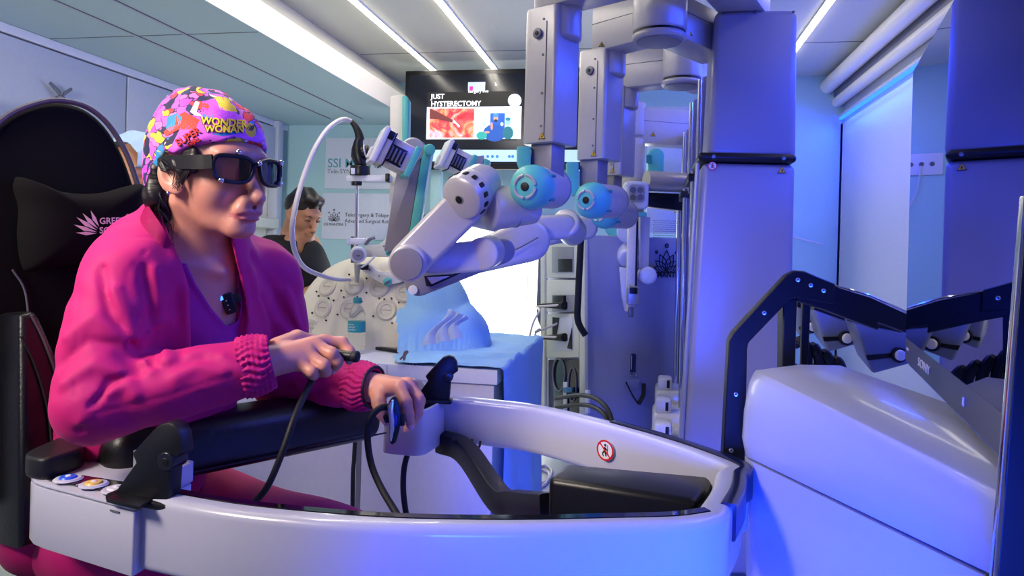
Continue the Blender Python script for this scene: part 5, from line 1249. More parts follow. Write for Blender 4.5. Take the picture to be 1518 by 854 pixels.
CR3 = [(onj(a), w_, h_) for a, w_, h_ in CREASE]; SM3 = [onj(a) for a in SEAM]
def jacket_fn(p):
    d = jbase(p)
    near_ = np.abs(d) < .03
    if near_.any():
        pn_ = p[near_]; dd = d[near_]
        for ln_, w_, h_ in CR3:
            if len(ln_) > 1: dd = dd-h_*1.15*np.exp(-(s_line(pn_, ln_)/(w_*.72))**2)
        for ln_ in SM3:
            if len(ln_) > 1: dd = dd+.0022*np.exp(-(s_line(pn_, ln_)/.0026)**2)
        dd = dd+.0022*np.sin(pn_[:, 0]*47+3*np.sin(pn_[:, 2]*31))*np.sin(pn_[:, 2]*40+2*np.sin(pn_[:, 1]*35))
        d[near_] = dd
    v = (p-npv(CAM)) @ npv(cF)
    cut = np.maximum(s_poly(p, V_OPEN), v-1.24)
    cut = np.maximum(cut, -s_chain(p, [npv(E_R), npv(W_R)], [.075, .055]))   # sleeve in front stays whole
    cut2 = trunk_neck(p, .010)
    top = (p-npv(loc(HF, -.05, 0, -.072))) @ npv((cU*.95+tF*.25).normalized())
    d = smax(d, -cut, .006); d = smax(d, -cut2, .004)
    # finish the collar with a level edge, and stop at the wrist
    coll = np.linalg.norm(p-npv(NB+cU*.06), axis=1) < .15
    d = np.where(coll, smax(d, top, .006), d)
    return d
lo, hi = bounds([U(10, 850, 1.1), U(560, 640, 1.45), U(250, 300, 1.2), S_L, U(40, 800, 1.45), U(300, 850, 1.4), S_R, E_R], .13)
me = sdf_mesh(jacket_fn, lo, hi, .0042)
jk = to_body('jacket', me, SCRUB, sharp=180)
lo_ = smooth_path([U(*q) for q in ((266, 404, 1.13), (234, 374, 1.11), (206, 348, 1.13), (204, 336, 1.2), (240, 342, 1.3), (300, 354, 1.35), (352, 376, 1.33), (368, 400, 1.27))], 6)
up_ = smooth_path([U(*q) for q in ((257, 366, 1.135), (242, 338, 1.12), (222, 308, 1.14), (221, 300, 1.2), (245, 312, 1.27), (300, 326, 1.33), (340, 346, 1.31), (352, 368, 1.265))], 6)
bm = BM(); G_ = [[bm.verts.new(mixp(a_, b_, k/4)+(a_-HF[0]).normalized()*(.006*math.sin(math.pi*k/4))) for k in range(5)] for a_, b_ in zip(lo_, up_)]
for a_, b_ in zip(G_, G_[1:]):
    for k in range(4): bm.faces.new((a_[k], b_[k], b_[k+1], a_[k+1]))
bmesh.ops.solidify(bm, geom=bm.faces[:], thickness=.006)
to_body('collar', bm, SCRUB, sharp=60)
# ---- inner top
VN = [(250, 330), (268, 372), (290, 420), (312, 455), (336, 484), (352, 476), (357, 455), (350, 410), (344, 360), (345, 320)]
def top_fn(p):
    d = smin(torso(p, -.004), s_cone(p, npv(S_R), npv(S_L), .05, .05), .03)
    d = d-.004*np.exp(-(np.abs(s_poly(p, VN))/.006)**2)+.002*np.sin(p[:, 2]*60+6*np.sin(p[:, 0]*18))
    d = smax(d, -s_poly(p, VN), .003); v = (p-npv(CAM)) @ npv(cU)
    return np.maximum(d, v+.02)
lo, hi = bounds([U(180, 620, 1.1), U(400, 620, 1.4), U(250, 380, 1.2)], .08)
to_body('inner_top', sdf_mesh(top_fn, lo, hi, .0038), SCRUB_IN, 'purple-magenta V-neck top under the jacket', sharp=180)
# ---- trousers
H_R, K_R, H_L, K_L = U(165, 800, 1.22), U(460, 880, 1.20), U(240, 742, 1.42), U(585, 832, 1.40)
def leg_fn(p):
    d = s_ell(p, U(180, 780, 1.33), (.15, .15, .11), TB)
    d = smin(d, s_chain(p, [npv(H_R), npv(K_R), npv(K_R-cU*.42+cR*.02)], [.095, .07, .055]), .04)
    d = smin(d, s_chain(p, [npv(H_L), npv(K_L), npv(K_L-cU*.40+cR*.04)], [.092, .070, .055]), .04)
    return d+.004*np.sin(p[:, 0]*30+p[:, 2]*14+2*np.sin(p[:, 1]*20))
lo, hi = bounds([H_R, K_R, H_L, K_L, K_R-cU*.45, U(180, 780, 1.23)], .18)
lo[2] = max(lo[2], .05)
to_body('trousers', sdf_mesh(leg_fn, lo, hi, .007), SCRUB, sharp=180)
for kx in (K_R, K_L):
    f_ = V((kx.x+.04, kx.y, 0)); bm = BM(); ell(bm, f_+V((.06, -.02, .05)), (.14, .05, .05), None, 24); to_body('shoe', bm, M['rubber'])
# ---- gathered cuffs
def cuff(a, b_, r0, r1, name='cuff', n=26, dirv=None):
    a, b_ = V(a), V(b_); x, y, z = frame(b_-a); L = (b_-a).length; rings = []
    for j in range(19):
        t = j/18; r = r0+(r1-r0)*t+.004*math.sin(math.pi*t); rg = []
        for i in range(156):
            q = 2*math.pi*i/156; rr_ = r+.0022*math.cos(n*q+2.2*math.sin(t*7+q*2))+.0012*math.sin(t*40+q*3)*(.3+abs(math.sin(q*5)))
            rg.append(a+z*(L*t)+x*(rr_*math.cos(q))+y*(rr_*math.sin(q)))
        rings.append(rg)
    rings.append([a+z*(L*.99)+(p-a-z*L)*.86 for p in rings[-1]]); rings.append([a+z*(L*.9)+(p-a-z*L)*.80 for p in rings[-3]])
    return to_body(name, loft(BM(), rings, False), SCRUB, sharp=180)
er = (W_R-E_R).normalized(); el_ = (W_L-E_L).normalized()
cuff(W_R-er*.036, W_R+er*.012, .046, .040); cuff(W_L-el_*.045, W_L+el_*.004, .047, .041)
obj('cuff_band', tube(BM(), [W_L+el_*.003+frame(el_)[0]*(.040*math.cos(q*.3927))+frame(el_)[1]*(.040*math.sin(q*.3927)) for q in range(17)], .0032, 8, 1), M['rubber'], wo)
# ---- cap
def capbase(q):
    d = s_ell(q, (-.012, 0, .030), (.108, .088, .100))
    d = smin(d, s_ell(q, (-.035, 0, .095), (.055, .055, .042)), .03)
    d = smin(d, s_ell(q, (-.062, 0, -.022), (.046, .070, .058)), .03)
    return d
def cap_fn(p):
    q = to_local(HF, p); d = capbase(q)
    for ln_, w_, h_ in (([(-.02, -.02, .15), (.04, -.05, .11), (.09, -.04, .07)], .008, .003), ([(-.03, -.03, .14), (.0, -.08, .08), (.02, -.09, .03)], .010, -.003), ([(-.05, -.03, .13), (-.06, -.08, .06), (-.06, -.085, .0)], .008, .004), ([(.0, 0, .15), (.05, .0, .125), (.09, .01, .09)], .01, -.003), ([(-.08, -.03, .1), (-.11, -.05, .03), (-.11, -.05, -.04)], .008, -.004)):
        d = d-h_*np.exp(-(s_line(q, ln_)/w_)**2)
    d = d-.002*np.sin(q[:, 0]*70+4*np.sin(q[:, 1]*30))*np.clip(q[:, 2]*12, 0, 1)
    cut = -(q[:, 2]-(.009+.55*q[:, 0]-1.8*q[:, 0]**2))
    ear = s_ell(q, (.006, -.085, -.016), (.024, .03, .036)); ear2 = s_ell(q, (.006, .085, -.016), (.024, .03, .036))
    d = smax(d, cut/1.12, .004); d = smax(d, -np.minimum(ear, ear2), .004); inner = -s_ell(q, (-.014, 0, .028), (.101, .080, .100))
    return np.maximum(d, -.075-q[:, 2])
def cap_material():
    m = bpy.data.materials.new('cap_print'); m.use_nodes = True; nt = m.node_tree; b = nt.nodes['Principled BSDF']; b.inputs['Roughness'].default_value = .75
    tc = nt.nodes.new('ShaderNodeTexCoord'); nz_ = nt.nodes.new('ShaderNodeTexNoise'); nz_.inputs['Scale'].default_value = 22; nz_.inputs['Detail'].default_value = 2
    mx = nt.nodes.new('ShaderNodeMix'); mx.data_type = 'VECTOR'; mx.inputs[0].default_value = .06
    nt.links.new(tc.outputs['Object'], nz_.inputs['Vector']); nt.links.new(tc.outputs['Object'], mx.inputs[4]); nt.links.new(nz_.outputs['Color'], mx.inputs[5])
    vo = nt.nodes.new('ShaderNodeTexVoronoi'); vo.inputs['Scale'].default_value = 62; nt.links.new(mx.outputs[1], vo.inputs['Vector'])
    sp = nt.nodes.new('ShaderNodeSeparateColor'); nt.links.new(vo.outputs['Color'], sp.inputs[0])
    r = nt.nodes.new('ShaderNodeValToRGB'); r.color_ramp.interpolation = 'CONSTANT'; nt.links.new(sp.outputs[0], r.inputs[0])
    cols = ((0, 'd060d8'), (.30, 'c850d0'), (.42, '1a2048'), (.52, '3c8ac8'), (.60, 'e84048'), (.69, 'f0d040'), (.79, 'f4d8d0'), (.86, '243060'), (.92, 'e078c0'))
    e = r.color_ramp.elements; e[0].color = (*srgb(cols[0][1]), 1); e[1].position = cols[1][0]; e[1].color = (*srgb(cols[1][1]), 1)
    for p_, c_ in cols[2:]:
        k = e.new(p_); k.color = (*srgb(c_), 1)
    # thin dark print outlines
    ve = nt.nodes.new('ShaderNodeTexVoronoi'); ve.feature = 'DISTANCE_TO_EDGE'; ve.inputs['Scale'].default_value = 62; nt.links.new(mx.outputs[1], ve.inputs['Vector'])
    cmp_ = nt.nodes.new('ShaderNodeMath'); cmp_.operation = 'LESS_THAN'; cmp_.inputs[1].default_value = .035; nt.links.new(ve.outputs['Distance'], cmp_.inputs[0])
    m2 = nt.nodes.new('ShaderNodeMix'); m2.data_type = 'RGBA'; m2.inputs[7].default_value = (*srgb('302048'), 1)
    nt.links.new(cmp_.outputs[0], m2.inputs[0]); nt.links.new(r.outputs[0], m2.inputs[6]); nt.links.new(m2.outputs[2], b.inputs['Base Color']); return m
lo, hi = bounds([loc(HF, x, y, z) for x in (-.13, .11) for y in (-.1, .1) for z in (-.06, .16)], .01)
me = sdf_mesh(cap_fn, lo, hi, .0026); bvh = BVHTree.FromPolygons([tuple(v.co) for v in me.vertices], [tuple(p.vertices) for p in me.polygons])
cp_ = to_body('surgical_cap', me, cap_material(), 'colourful printed surgical cap', sharp=180)
def decal(name, bm, bv_, m, par, off=.0008, sub=2.0):
    """bm holds picture-plane x,y; lay it on the surface met along the view"""
    bmesh.ops.triangulate(bm, faces=bm.faces[:])
    for _ in range(3):
        ed = [e for e in bm.edges if e.calc_length() > sub]
        if not ed: break
        bmesh.ops.subdivide_edges(bm, edges=ed, cuts=1); bmesh.ops.triangulate(bm, faces=bm.faces[:])
    for v in bm.verts:
        r = ray(v.co.x, v.co.y).normalized(); h_ = bv_.ray_cast(CAM, r)
        if h_[0] is None: v.co = V((0, 0, -99)); continue
        n = h_[1] if h_[1].dot(r) < 0 else -h_[1]; v.co = h_[0]+n*off-r*off
    bmesh.ops.delete(bm, geom=[v for v in bm.verts if v.co.z < -50], context='VERTS')
    if len(bm.faces): return obj(name, bm, m, par, sharp=180)
def px_text(s, x, y, size, ang=0, bold=0, align='LEFT', sx=1, ls=1):
    b = text_bm(s, (0, 0, 0), (1, 0, 0), (0, 1, 0), 1, 0, align, bold, ls=ls); a = math.radians(ang)
    for v in b.verts:
        u, w_ = v.co.x*size*sx, v.co.y*size; v.co = V((x+u*math.cos(a)-w_*math.sin(a)*-1*0+w_*math.sin(a)*0+ (w_*math.sin(a)), y+u*math.sin(a)-w_*math.cos(a), 0))
    return b
def px_poly(pts):
    b = BM(); b.faces.new([b.verts.new((x, y, 0)) for x, y in pts]); return b
def px_blob(cx_, cy_, rx, ry, a=0, n=14, w=.0):
    a = math.radians(a); return px_poly([(cx_+rx*(1+w*math.sin(k*2.3))*math.cos(2*math.pi*k/n)*math.cos(a)-ry*(1+w*math.cos(k*3.1))*math.sin(2*math.pi*k/n)*math.sin(a), cy_+rx*(1+w*math.sin(k*2.3))*math.cos(2*math.pi*k/n)*math.sin(a)+ry*(1+w*math.cos(k*3.1))*math.sin(2*math.pi*k/n)*math.cos(a)) for k in range(n)])
PM = {c: mat('print_'+c, c, .7) for c in ('e060d8', '2c8cc0', 'e8402c', 'f0d030', '1c2038', 'f0d8c8', 'd02020', 'c84fd0')}
# abstract comic-colour patches under the lettering
for c, b in (('e060d8', px_poly([(246, 248), (262, 236), (300, 214), (345, 202), (384, 212), (380, 196), (366, 180), (340, 160), (300, 168), (268, 190), (250, 225)])), ('c84fd0', px_poly([(300, 150), (330, 150), (350, 172), (320, 180), (298, 175)])),
             ('e8402c', px_poly([(262, 172), (274, 166), (296, 178), (290, 192), (266, 192), (246, 202), (243, 196), (254, 184)])), ('2c8cc0', px_poly([(248, 174), (262, 168), (270, 174), (268, 184), (252, 196), (246, 190)])),
             ('e8402c', px_blob(302, 158, 8, 7, 20, 10, .2)), ('2c8cc0', px_blob(308, 172, 9, 5, 15, 10, .2)), ('f0d8c8', px_poly([(282, 166), (290, 150), (296, 152), (292, 166), (300, 172), (290, 172)])),
             ('f0d030', px_blob(246, 168, 6, 4, -30, 9, .3)), ('f0d030', px_poly([(322, 150), (334, 148), (348, 158), (352, 167), (326, 163)])), ('2c8cc0', px_blob(236, 236, 7, 14, 20, 10, .2)), ('f0d030', px_poly([(232, 222), (246, 228), (266, 236), (250, 250), (246, 240)])),
             ('f0d030', px_blob(371, 193, 8, 11, -25, 14)), ('1c2038', px_blob(371, 189, 6, 5, -25, 8, .25)), ('2c8cc0', px_poly([(312, 199), (350, 194), (356, 198), (330, 202)]))):
    o_ = decal('print_patch', b, bvh, PM[c], cp_, .0006)
for s_, x, y, sz, a, c, o2 in (('WONDER', 297, 184.6, 15, 5, '1c2038', .0013), ('WONDER', 298, 184, 15, 5, 'f0d030', .0019), ('WOMAN', 303, 196.6, 14, 1, '1c2038', .0013), ('WOMAN', 304, 196, 14, 1, 'f0d030', .0019), ('SUPER', 266, 218, 14, -32, '1c2038', .0013), ('SUPER', 265, 217, 14, -32, 'd02020', .0019), ('GIRL', 281, 219, 10, -30, '1c2038', .0013), ('GIRL', 280, 218, 10, -30, 'd02020', .0019)):
    decal('print_lettering', px_text(s_, x, y, sz, a, .03), bvh, PM[c], cp_, o2, 3)
# ---- hair: masses plus stray strands
def hair_fn(p):
    q = to_local(HF, p)
    d = s_chain(q, [(.058, -.062, .008), (.045, -.068, .003), (.020, -.076, .000), (.004, -.084, .006)], [.004, .010, .011, .008], .01)
    d = smin(d, s_chain(q, [(.040, -.070, .010), (.034, -.075, -.010), (.030, -.075, -.030)], [.008, .006, .003], .01), .01)
    d = smin(d, s_chain(q, [(-.030, -.075, -.005), (-.040, -.066, -.050), (-.050, -.04, -.075), (-.060, .0, -.08)], [.012, .020, .024, .026], .02), .02)
    d = smin(d, s_ell(q, (.036, -.067, .010), (.024, .0085, .022)), .008)
    d = d-.0009*np.sin(q[:, 0]*330+q[:, 2]*160)
    return smax(d, -s_ell(q, (.005, -.082, -.016), (.020, .02, .034)), .004)
lo, hi = bounds([loc(HF, x, y, z) for x in (-.09, .08) for y in (-.11, .04) for z in (-.11, .05)], .02)
hr = to_body('hair', sdf_mesh(hair_fn, lo, hi, .0025), HAIR, sharp=180)
bm = BM(); rnd = random.Random(3)
for k in range(60):
    if k < 26: pts = [(.050+rnd.uniform(-.02, .01), -.067, .008+rnd.uniform(-.01, .004)), (.035+rnd.uniform(-.015, .02), -.079, -.005), (.020+rnd.uniform(-.01, .02), -.081, -.030-rnd.uniform(0, .012))]
    elif k < 48: pts = [(-.030, -.078, -.02+rnd.uniform(-.02, .01)), (-.028+rnd.uniform(-.01, .015), -.078, -.055), (-.02+rnd.uniform(-.015, .02), -.072+rnd.uniform(-.01, .01), -.095), (-.012+rnd.uniform(-.015, .02), -.066, -.125-rnd.uniform(0, .03))]
    else: pts = [(-.01, -.088, .01), (.005+rnd.uniform(-.01, .01), -.092, -.004+rnd.uniform(-.01, .01)), (.02, -.084, -.012+rnd.uniform(-.015, .01))]
    tube(bm, [loc(HF, *p) for p in pts], (.0007, .0003), 4, 3)
to_body('hair_strands', bm, HAIR, kind='stuff')
to_body('earring', ell(BM(), loc(HF, .012, -.085, -.045), (.0035,)*3, None, 12), M['chrome'])
# ---- glasses
gl = to_body('glasses', tube(BM(), [loc(HF, .108, -.008, .006), loc(HF, .110, 0, .008), loc(HF, .108, .008, .006)], .0045, 8, 3), M['black'], 'black wraparound tracking glasses')
def gp(y, z, o=0): return loc(HF, .112-4.6*y*y+o, y, z)
for s_ in (-1, 1):
    c = [(.006, .012), (.020, .019), (.045, .020), (.062, .017), (.067, .004), (.062, -.016), (.045, -.021), (.022, -.020), (.010, -.010)]
    P_ = [gp(s_*y, z-.002) for y, z in c]; obj('rim', tube(BM(), P_+[P_[0], P_[1]], .0034, 8, 5), M['black'], gl)
    bm = BM(); R_ = []
    for k in (1, .6, .2): R_.append([gp(s_*(.037+(y-.037)*k), -.002+z*k, -.001) for y, z in c])
    loft(bm, R_, False); bm.faces.new([v for v in bm.verts][-9:])
    obj('lens', bm, mat('lens_near' if s_ < 0 else 'lens_far', '8a4438' if s_ < 0 else '141a22', .05, coat=.8, var=.02, spec=.8), gl, sharp=180)
    tp_ = [loc(HF, .092, s_*.068, .006), loc(HF, .070, s_*.078, .004), loc(HF, .02, s_*.084, .004), loc(HF, -.015, s_*.084, .000)]
    obj('temple', tube(BM(), tp_, 1, sm=4, prof=[(-.003, -.011), (.003, -.011), (.003, .011), (-.003, .011)]), M['black'], gl)
    for y, z in ((.064, .018), (.064, -.018)) if s_ > 0 else ((.035, .024), (.058, -.022)): obj('tracking_ball', ell(BM(), gp(s_*y, z, .004), (.0048,)*3, None, 14), M['chrome'], gl)
obj('tracking_ball', ell(BM(), gp(0, .010, .006), (.0045,)*3, None, 14), M['chrome'], gl)
if True:
    a_ = gp(-.034, 0, -.0006)
    obj('lens_polarizer', prism(BM(), [gp(-y, z, .0004) for y, z in ((.012, .014), (.030, .017), (.030, -.021), (.016, -.020))], -HF[1]*.0012), mat('polarizer', '231416', .08, coat=.6), gl)
# ---- clip-on microphone
def jm(px, py): 
    h_ = march(lambda p: np.minimum(top_fn(p), body_fn(p)), px, py); return V(h_)
mc = jm(340, 450); mic = thing('microphone', 'small black clip-on microphone with a blue light at the neckline', 'microphone', mc)
zf = (CAM-mc).normalized(); yf = (cU-zf*cU.dot(zf)).normalized(); xf = yf.cross(zf); yf2 = (yf*math.cos(.35)-xf*math.sin(.35)).normalized(); xf2 = yf2.cross(zf)
obj('mic_body', box(BM(), mc+zf*.008, (.020, .036, .012), (xf2, yf2, zf), .003), M['black'], mic)
obj('clip', box(BM(), mc+zf*.008+xf2*.014+yf2*.004, (.014, .016, .008), (xf2, yf2, zf), .002), M['rubber'], mic)
for k in range(3): obj('indicator', cyl(BM(), mc+zf*.0135+yf2*(-.010+k*.008)-xf2*.003, mc+zf*.015+yf2*(-.010+k*.008)-xf2*.003, .0012, seg=8), M['inkwhite'], mic)
obj('blue_light', box(BM(), mc+zf*.0125-xf2*.009+yf2*.013, (.006, .007, .004), (xf2, yf2, zf), .001), mat('mic_led', '3060ff', .4, emit='2a60ff', es=6), mic)
# ---- hand controllers
hc = thing('hand_controller', 'black stick controller gripped in the near hand', 'controller', U(500, 530, 1.18))
obj('grip', cyl(BM(), U(470, 524, 1.19), U(531, 529, 1.17), .0095, .0085, b=.004, seg=24), M['black'], hc)
obj('grip_end', cyl(BM(), U(521, 528, 1.172), U(532, 529, 1.169), .0098, b=.004, seg=24), M['rubber'], hc)
h2_ = thing('hand_controller', 'slim silver and black controller pinched in the far hand', 'controller', U(580, 655, 1.29))
def blade(d, pts, th, m, nm): return obj(nm, prism(BM(), [U(x, y, d) for x, y in pts], cF*th, .0022, 3), m, h2_)
blade(1.295, [(583, 588), (587, 590), (594, 606), (597, 622), (592, 634), (587, 656), (581, 660), (577, 656), (578, 634), (577, 616), (574, 604), (577, 594)], .014, M['black'], 'grip')
blade(1.291, [(579, 594), (584, 592), (583, 610), (586, 624), (584, 640), (580, 656), (577, 654), (577, 636), (575, 616), (573, 603)], .006, M['chrome'], 'silver_side')
blade(1.289, [(584, 612), (589, 618), (588, 630), (584, 634)], .004, mat('ctrl_blue', '2038b0', .2), 'blue_inlay')
obj('thumb_ring', cyl(BM(), U(570, 622, 1.30), U(575, 620, 1.30), .008, b=.002, seg=16), M['rubber'], h2_)
obj('side_button', box(BM(), U(597, 622, 1.30), (.008, .022, .012), (cR, cU, cF), .002), M['rubber'], h2_)
# ---------------------------------------------------------------- assistant behind the dome
MF = headframe(U(449, 317, 3.6), 36, 24, -3)
mn_ = thing('person', 'dark-haired person in a black polo shirt seated behind the cream dome, looking down', 'person', U(430, 470, 3.65))
mS_R, mS_L, mE_L, mH_L = U(402, 372, 3.52), U(462, 394, 3.78), U(472, 432, 3.62), U(425, 446, 3.45)
mE_R, mH_R = U(398, 440, 3.42), U(425, 470, 3.38)
def man_body(p):
    q = to_local(MF, p); d = s_head(q)
    d = smin(d, s_cone(p, npv(U(430, 362, 3.64)), npv(loc(MF, -.03, 0, -.07)), .062, .056), .03)
    d = smin(d, s_chain(p, [npv(mS_L), npv(mE_L), npv(mH_L)], [.055, .045, .028]), .02)
    d = smin(d, s_chain(p, [npv(mS_R), npv(mE_R), npv(mH_R)], [.055, .045, .028]), .02)
    d = smin(d, s_ell(p, U(430, 400, 3.66), (.10, .17, .2), (MF[1], MF[2], cU)), .04)
    for k in range(4): d = smin(d, s_cone(p, npv(mH_L), npv(mH_L-cR*.05+cF*(-.03+.018*k)-cU*(.03+.008*k)), .011, .007), .006)
    return d
lo, hi = bounds([MF[0]+cU*.12, U(380, 470, 3.4), U(490, 470, 3.8)], .13)
mb_ = obj('body', sdf_mesh(man_body, lo, hi, .0052), SKIN2, mn_, sharp=180)
def shirt(p):
    d = s_ell(p, U(428, 425, 3.66), (.135, .205, .25), (MF[1], MF[2], cU))
    d = smin(d, s_cone(p, npv(mS_R), npv(mS_L), .075, .075), .06)
    d = smin(d, s_cone(p, npv(mS_L), npv(mixp(mS_L, mE_L, .62)), .075, .066), .03); d = smin(d, s_cone(p, npv(mS_R), npv(mixp(mS_R, mE_R, .7)), .078, .066), .03)
    col = s_cone(p, npv(U(431, 368, 3.63)), npv(U(433, 356, 3.62)), .08, .070)
    d = smin(d, col, .015)
    d = d-.004*np.sin(p[:, 2]*38+5*np.sin(p[:, 0]*16))
    d = smax(d, -s_cone(p, npv(U(430, 372, 3.64)), npv(loc(MF, -.03, 0, -.07)), .066, .062), .006)
    d = smax(d, -s_poly(p, [(440, 352), (456, 352), (446, 378), (441, 370)]), .003)
    top = (p-npv(U(436, 350, 3.6))) @ npv((cU+MF[1]*.1).normalized()); return smax(d, top-.005, .005)
lo, hi = bounds([U(385, 345, 3.5), U(490, 480, 3.4), U(490, 400, 3.9), U(385, 480, 3.9)], .1)
obj('trousers', sdf_mesh(lambda p: smin(s_chain(p, [npv(U(428, 470, 3.66)), npv(V((U(428, 470, 3.66).x+.1, U(428, 470, 3.3).y, .52))), npv(V((U(428, 470, 3.66).x+.1, U(428, 470, 3.3).y, .1)))], [.15, .09, .06]), s_ell(p, U(428, 470, 3.66), (.2, .2, .14)), .05), *bounds([U(428, 470, 3.66), V((U(428, 470, 3.66).x+.1, U(428, 470, 3.3).y, .08))], .24), .014), mat('polo', '0b0c10', .8, var=.2), mn_, sharp=180)
st3 = U(428, 470, 3.66)
obj('polo_shirt', sdf_mesh(shirt, lo, hi, .0075), mat('polo', '0b0c10', .8, var=.2), mn_, sharp=180)
def mhair(p):
    q = to_local(MF, p); d = s_ell(q, (-.015, 0, .034), (.1035, .0805, .1035)); d = smin(d, s_ell(q, (.044, -.01, .098), (.06, .060, .030)), .02)
    d = d-.004*np.sin(q[:, 1]*110+q[:, 0]*40)
    d = smax(d, -(q[:, 2]-(.012+.42*q[:, 0])), .01); return smax(d, -s_ell(q, (.11, 0, .0), (.06, .08, .068)), .008)
lo, hi = bounds([loc(MF, x, y, z) for x in (-.13, .12) for y in (-.1, .1) for z in (-.06, .16)], .01)
obj('hair', sdf_mesh(mhair, lo, hi, .005), HAIR, mn_, sharp=180)
for s_ in (-1, 1): obj('eyebrow', tube(BM(), [loc(MF, .092, s_*.016, .017), loc(MF, .091, s_*.03, .021), loc(MF, .082, s_*.044, .017)], .0035, 6, 3), HAIR, mn_)
obj('moustache', tube(BM(), [loc(MF, .094, -.024, -.070), loc(MF, .105, -.008, -.062), loc(MF, .105, .008, -.062), loc(MF, .094, .024, -.070)], .0035, 6, 3), HAIR, mn_)
for s_ in (-1, 1): obj('eyelash', tube(BM(), [loc(MF, .095, s_*.019, -.002), loc(MF, .0955, s_*.031, -.004), loc(MF, .089, s_*.044, -.002)], .0022, 6, 3), HAIR, mn_)
sto = thing('stool', 'low round stool under the seated person in the black polo shirt', 'stool', V((st3.x, st3.y, 0)))
obj('seat', cyl(BM(), V((st3.x, st3.y, .50)), V((st3.x, st3.y, .56)), .18, b=.015), M['black'], sto)
obj('post', cyl(BM(), V((st3.x, st3.y, .05)), V((st3.x, st3.y, .51)), .03), M['silver_dk'], sto)
obj('foot', cyl(BM(), V((st3.x, st3.y, 0)), V((st3.x, st3.y, .05)), .22, b=.01), M['blackm'], sto)
# ---------------------------------------------------------------- third person, a sliver behind the cap
PF = headframe(U(203, 268, 2.2), 70, 5)
pp = thing('person', 'person with a pale blue bouffant cap, a sliver between chair and patterned cap', 'person', U(200, 380, 2.2))
def pfn(p):
    q = to_local(PF, p); d = s_head(q); d = smin(d, s_cone(p, npv(loc(PF, -.02, 0, -.06)), npv(U(195, 345, 2.25)), .055, .06), .02)
    return smin(d, s_ell(p, U(190, 400, 2.25), (.18, .12, .2), (cR, cF, cU)), .05)
lo, hi = bounds([loc(PF, -.12, -.1, .15), loc(PF, .13, .1, -.1), U(130, 440, 2.1), U(270, 440, 2.4)], .06)
obj('body', sdf_mesh(pfn, lo, hi, .008), SKIN2, pp, sharp=180)
def bfn(p):
    q = to_local(PF, p); d = s_ell(q, (-.015, 0, .045), (.125, .10, .11))+.003*np.sin(q[:, 1]*120)*np.sin(q[:, 2]*140); return smax(d, -(q[:, 2]-.02-.2*q[:, 0]), .006)
obj('bouffant_cap', sdf_mesh(bfn, *bounds([loc(PF, -.14, -.12, .17), loc(PF, .13, .12, -.03)], .04), .006), mat('bouffant', 'a8c4d8', .7), pp, sharp=180)
def gfn(p): return smin(s_ell(p, U(188, 430, 2.25), (.21, .15, .26), (cR, cF, cU)), s_cone(p, npv(U(150, 375, 2.2)), npv(U(240, 375, 2.3)), .06, .06), .05)
obj('gown', sdf_mesh(lambda p: smin(gfn(p), s_cone(p, npv(U(188, 430, 2.25)), npv(V((U(188, 430, 2.25).x, U(188, 430, 2.25).y, .12))), .19, .17), .05), *bounds([U(100, 600, 2.0), U(290, 360, 2.5), V((U(188, 430, 2.25).x, U(188, 430, 2.25).y, .05))], .1), .014), mat('gown', 'c8ccd4', .8), pp, sharp=180)
# ================================================================ GAMING CHAIR
ch = thing('gaming_chair', 'black high-backed gaming chair with a logo neck pillow', 'chair', U(60, 800, 1.25)*1)
ca, cb_ = U(0, 350, 1.27), U(215, 350, 1.50); cd = flat(cb_-ca, 0).normalized(); cn_ = V((cd.y, -cd.x, 0))
if cn_.dot(CAM-ca) < 0: cn_ = -cn_
cn_ = (cn_+UPZ*.10).normalized()
def CH(px, py, off=0): return onp(px, py, ca, cn_, off)
outl = [(-70, 560), (-75, 400), (-60, 290), (-30, 215), (10, 172), (60, 152), (95, 150), (130, 160), (160, 185), (185, 225), (202, 270), (216, 318), (222, 380), (224, 560), (225, 760), (-60, 760)]
FAB = mat('chair_fabric', '08070a', .9, var=.15, spec=.2)
sp2 = [CH(x, y) for x, y in outl[:14]]; sp2 = smooth_path(sp2, 4)+[CH(225, 760), CH(-60, 760)]
bk = obj('backrest', prism(BM(), [p-cn_*.10 for p in sp2], cn_*.10, .022, 4, True), FAB, ch)
obj('piping', tube(BM(), [p+cn_*.002 for p in sp2[:-2]], .0055, 8, 0), mat('piping', '4c444c', .5), ch, 'grey piping round the backrest edge')
def pillow(pts, n, th, k=10):
    c = sum(pts, V())/len(pts); n = V(n); rings = []
    for j in range(k+1):
        a = math.pi/2*j/k; s_ = math.cos(a)**.55 if j < k else 0; rings.append([c+(p-c)*s_+n*(th*math.sin(a)) for p in pts])
    bm = BM(); loft(bm, rings[:-1], False); tip = bm.verts.new(rings[-1][0]); bm.verts.ensure_lookup_table(); last = [v for v in bm.verts][-1-len(pts):-1]
    for i in range(len(last)): bm.faces.new((last[i], last[(i+1) % len(last)], tip))
    return bm
pl = [(18, 264), (40, 272), (70, 284), (108, 289), (145, 287), (175, 279), (200, 274), (205, 285), (202, 320), (204, 360), (206, 398), (190, 402), (140, 392), (90, 394), (40, 404), (26, 392), (20, 350), (22, 310), (14, 280)]
pw = smooth_path([CH(x, y, .012) for x, y in pl+pl[:1]], 3)[:-1]
bmp = pillow(pw, cn_, .055); bmesh.ops.recalc_face_normals(bmp, faces=bmp.faces); pbv = BVHTree.FromBMesh(bmp)
pil = obj('neck_pillow', bmp, mat('pillow_fabric', '0a080b', .95, var=.2, spec=.2), ch, 'black bone-shaped neck pillow with leaf logo', sharp=180)
PINK = mat('logo_pink', 'e6c6c0', .5)
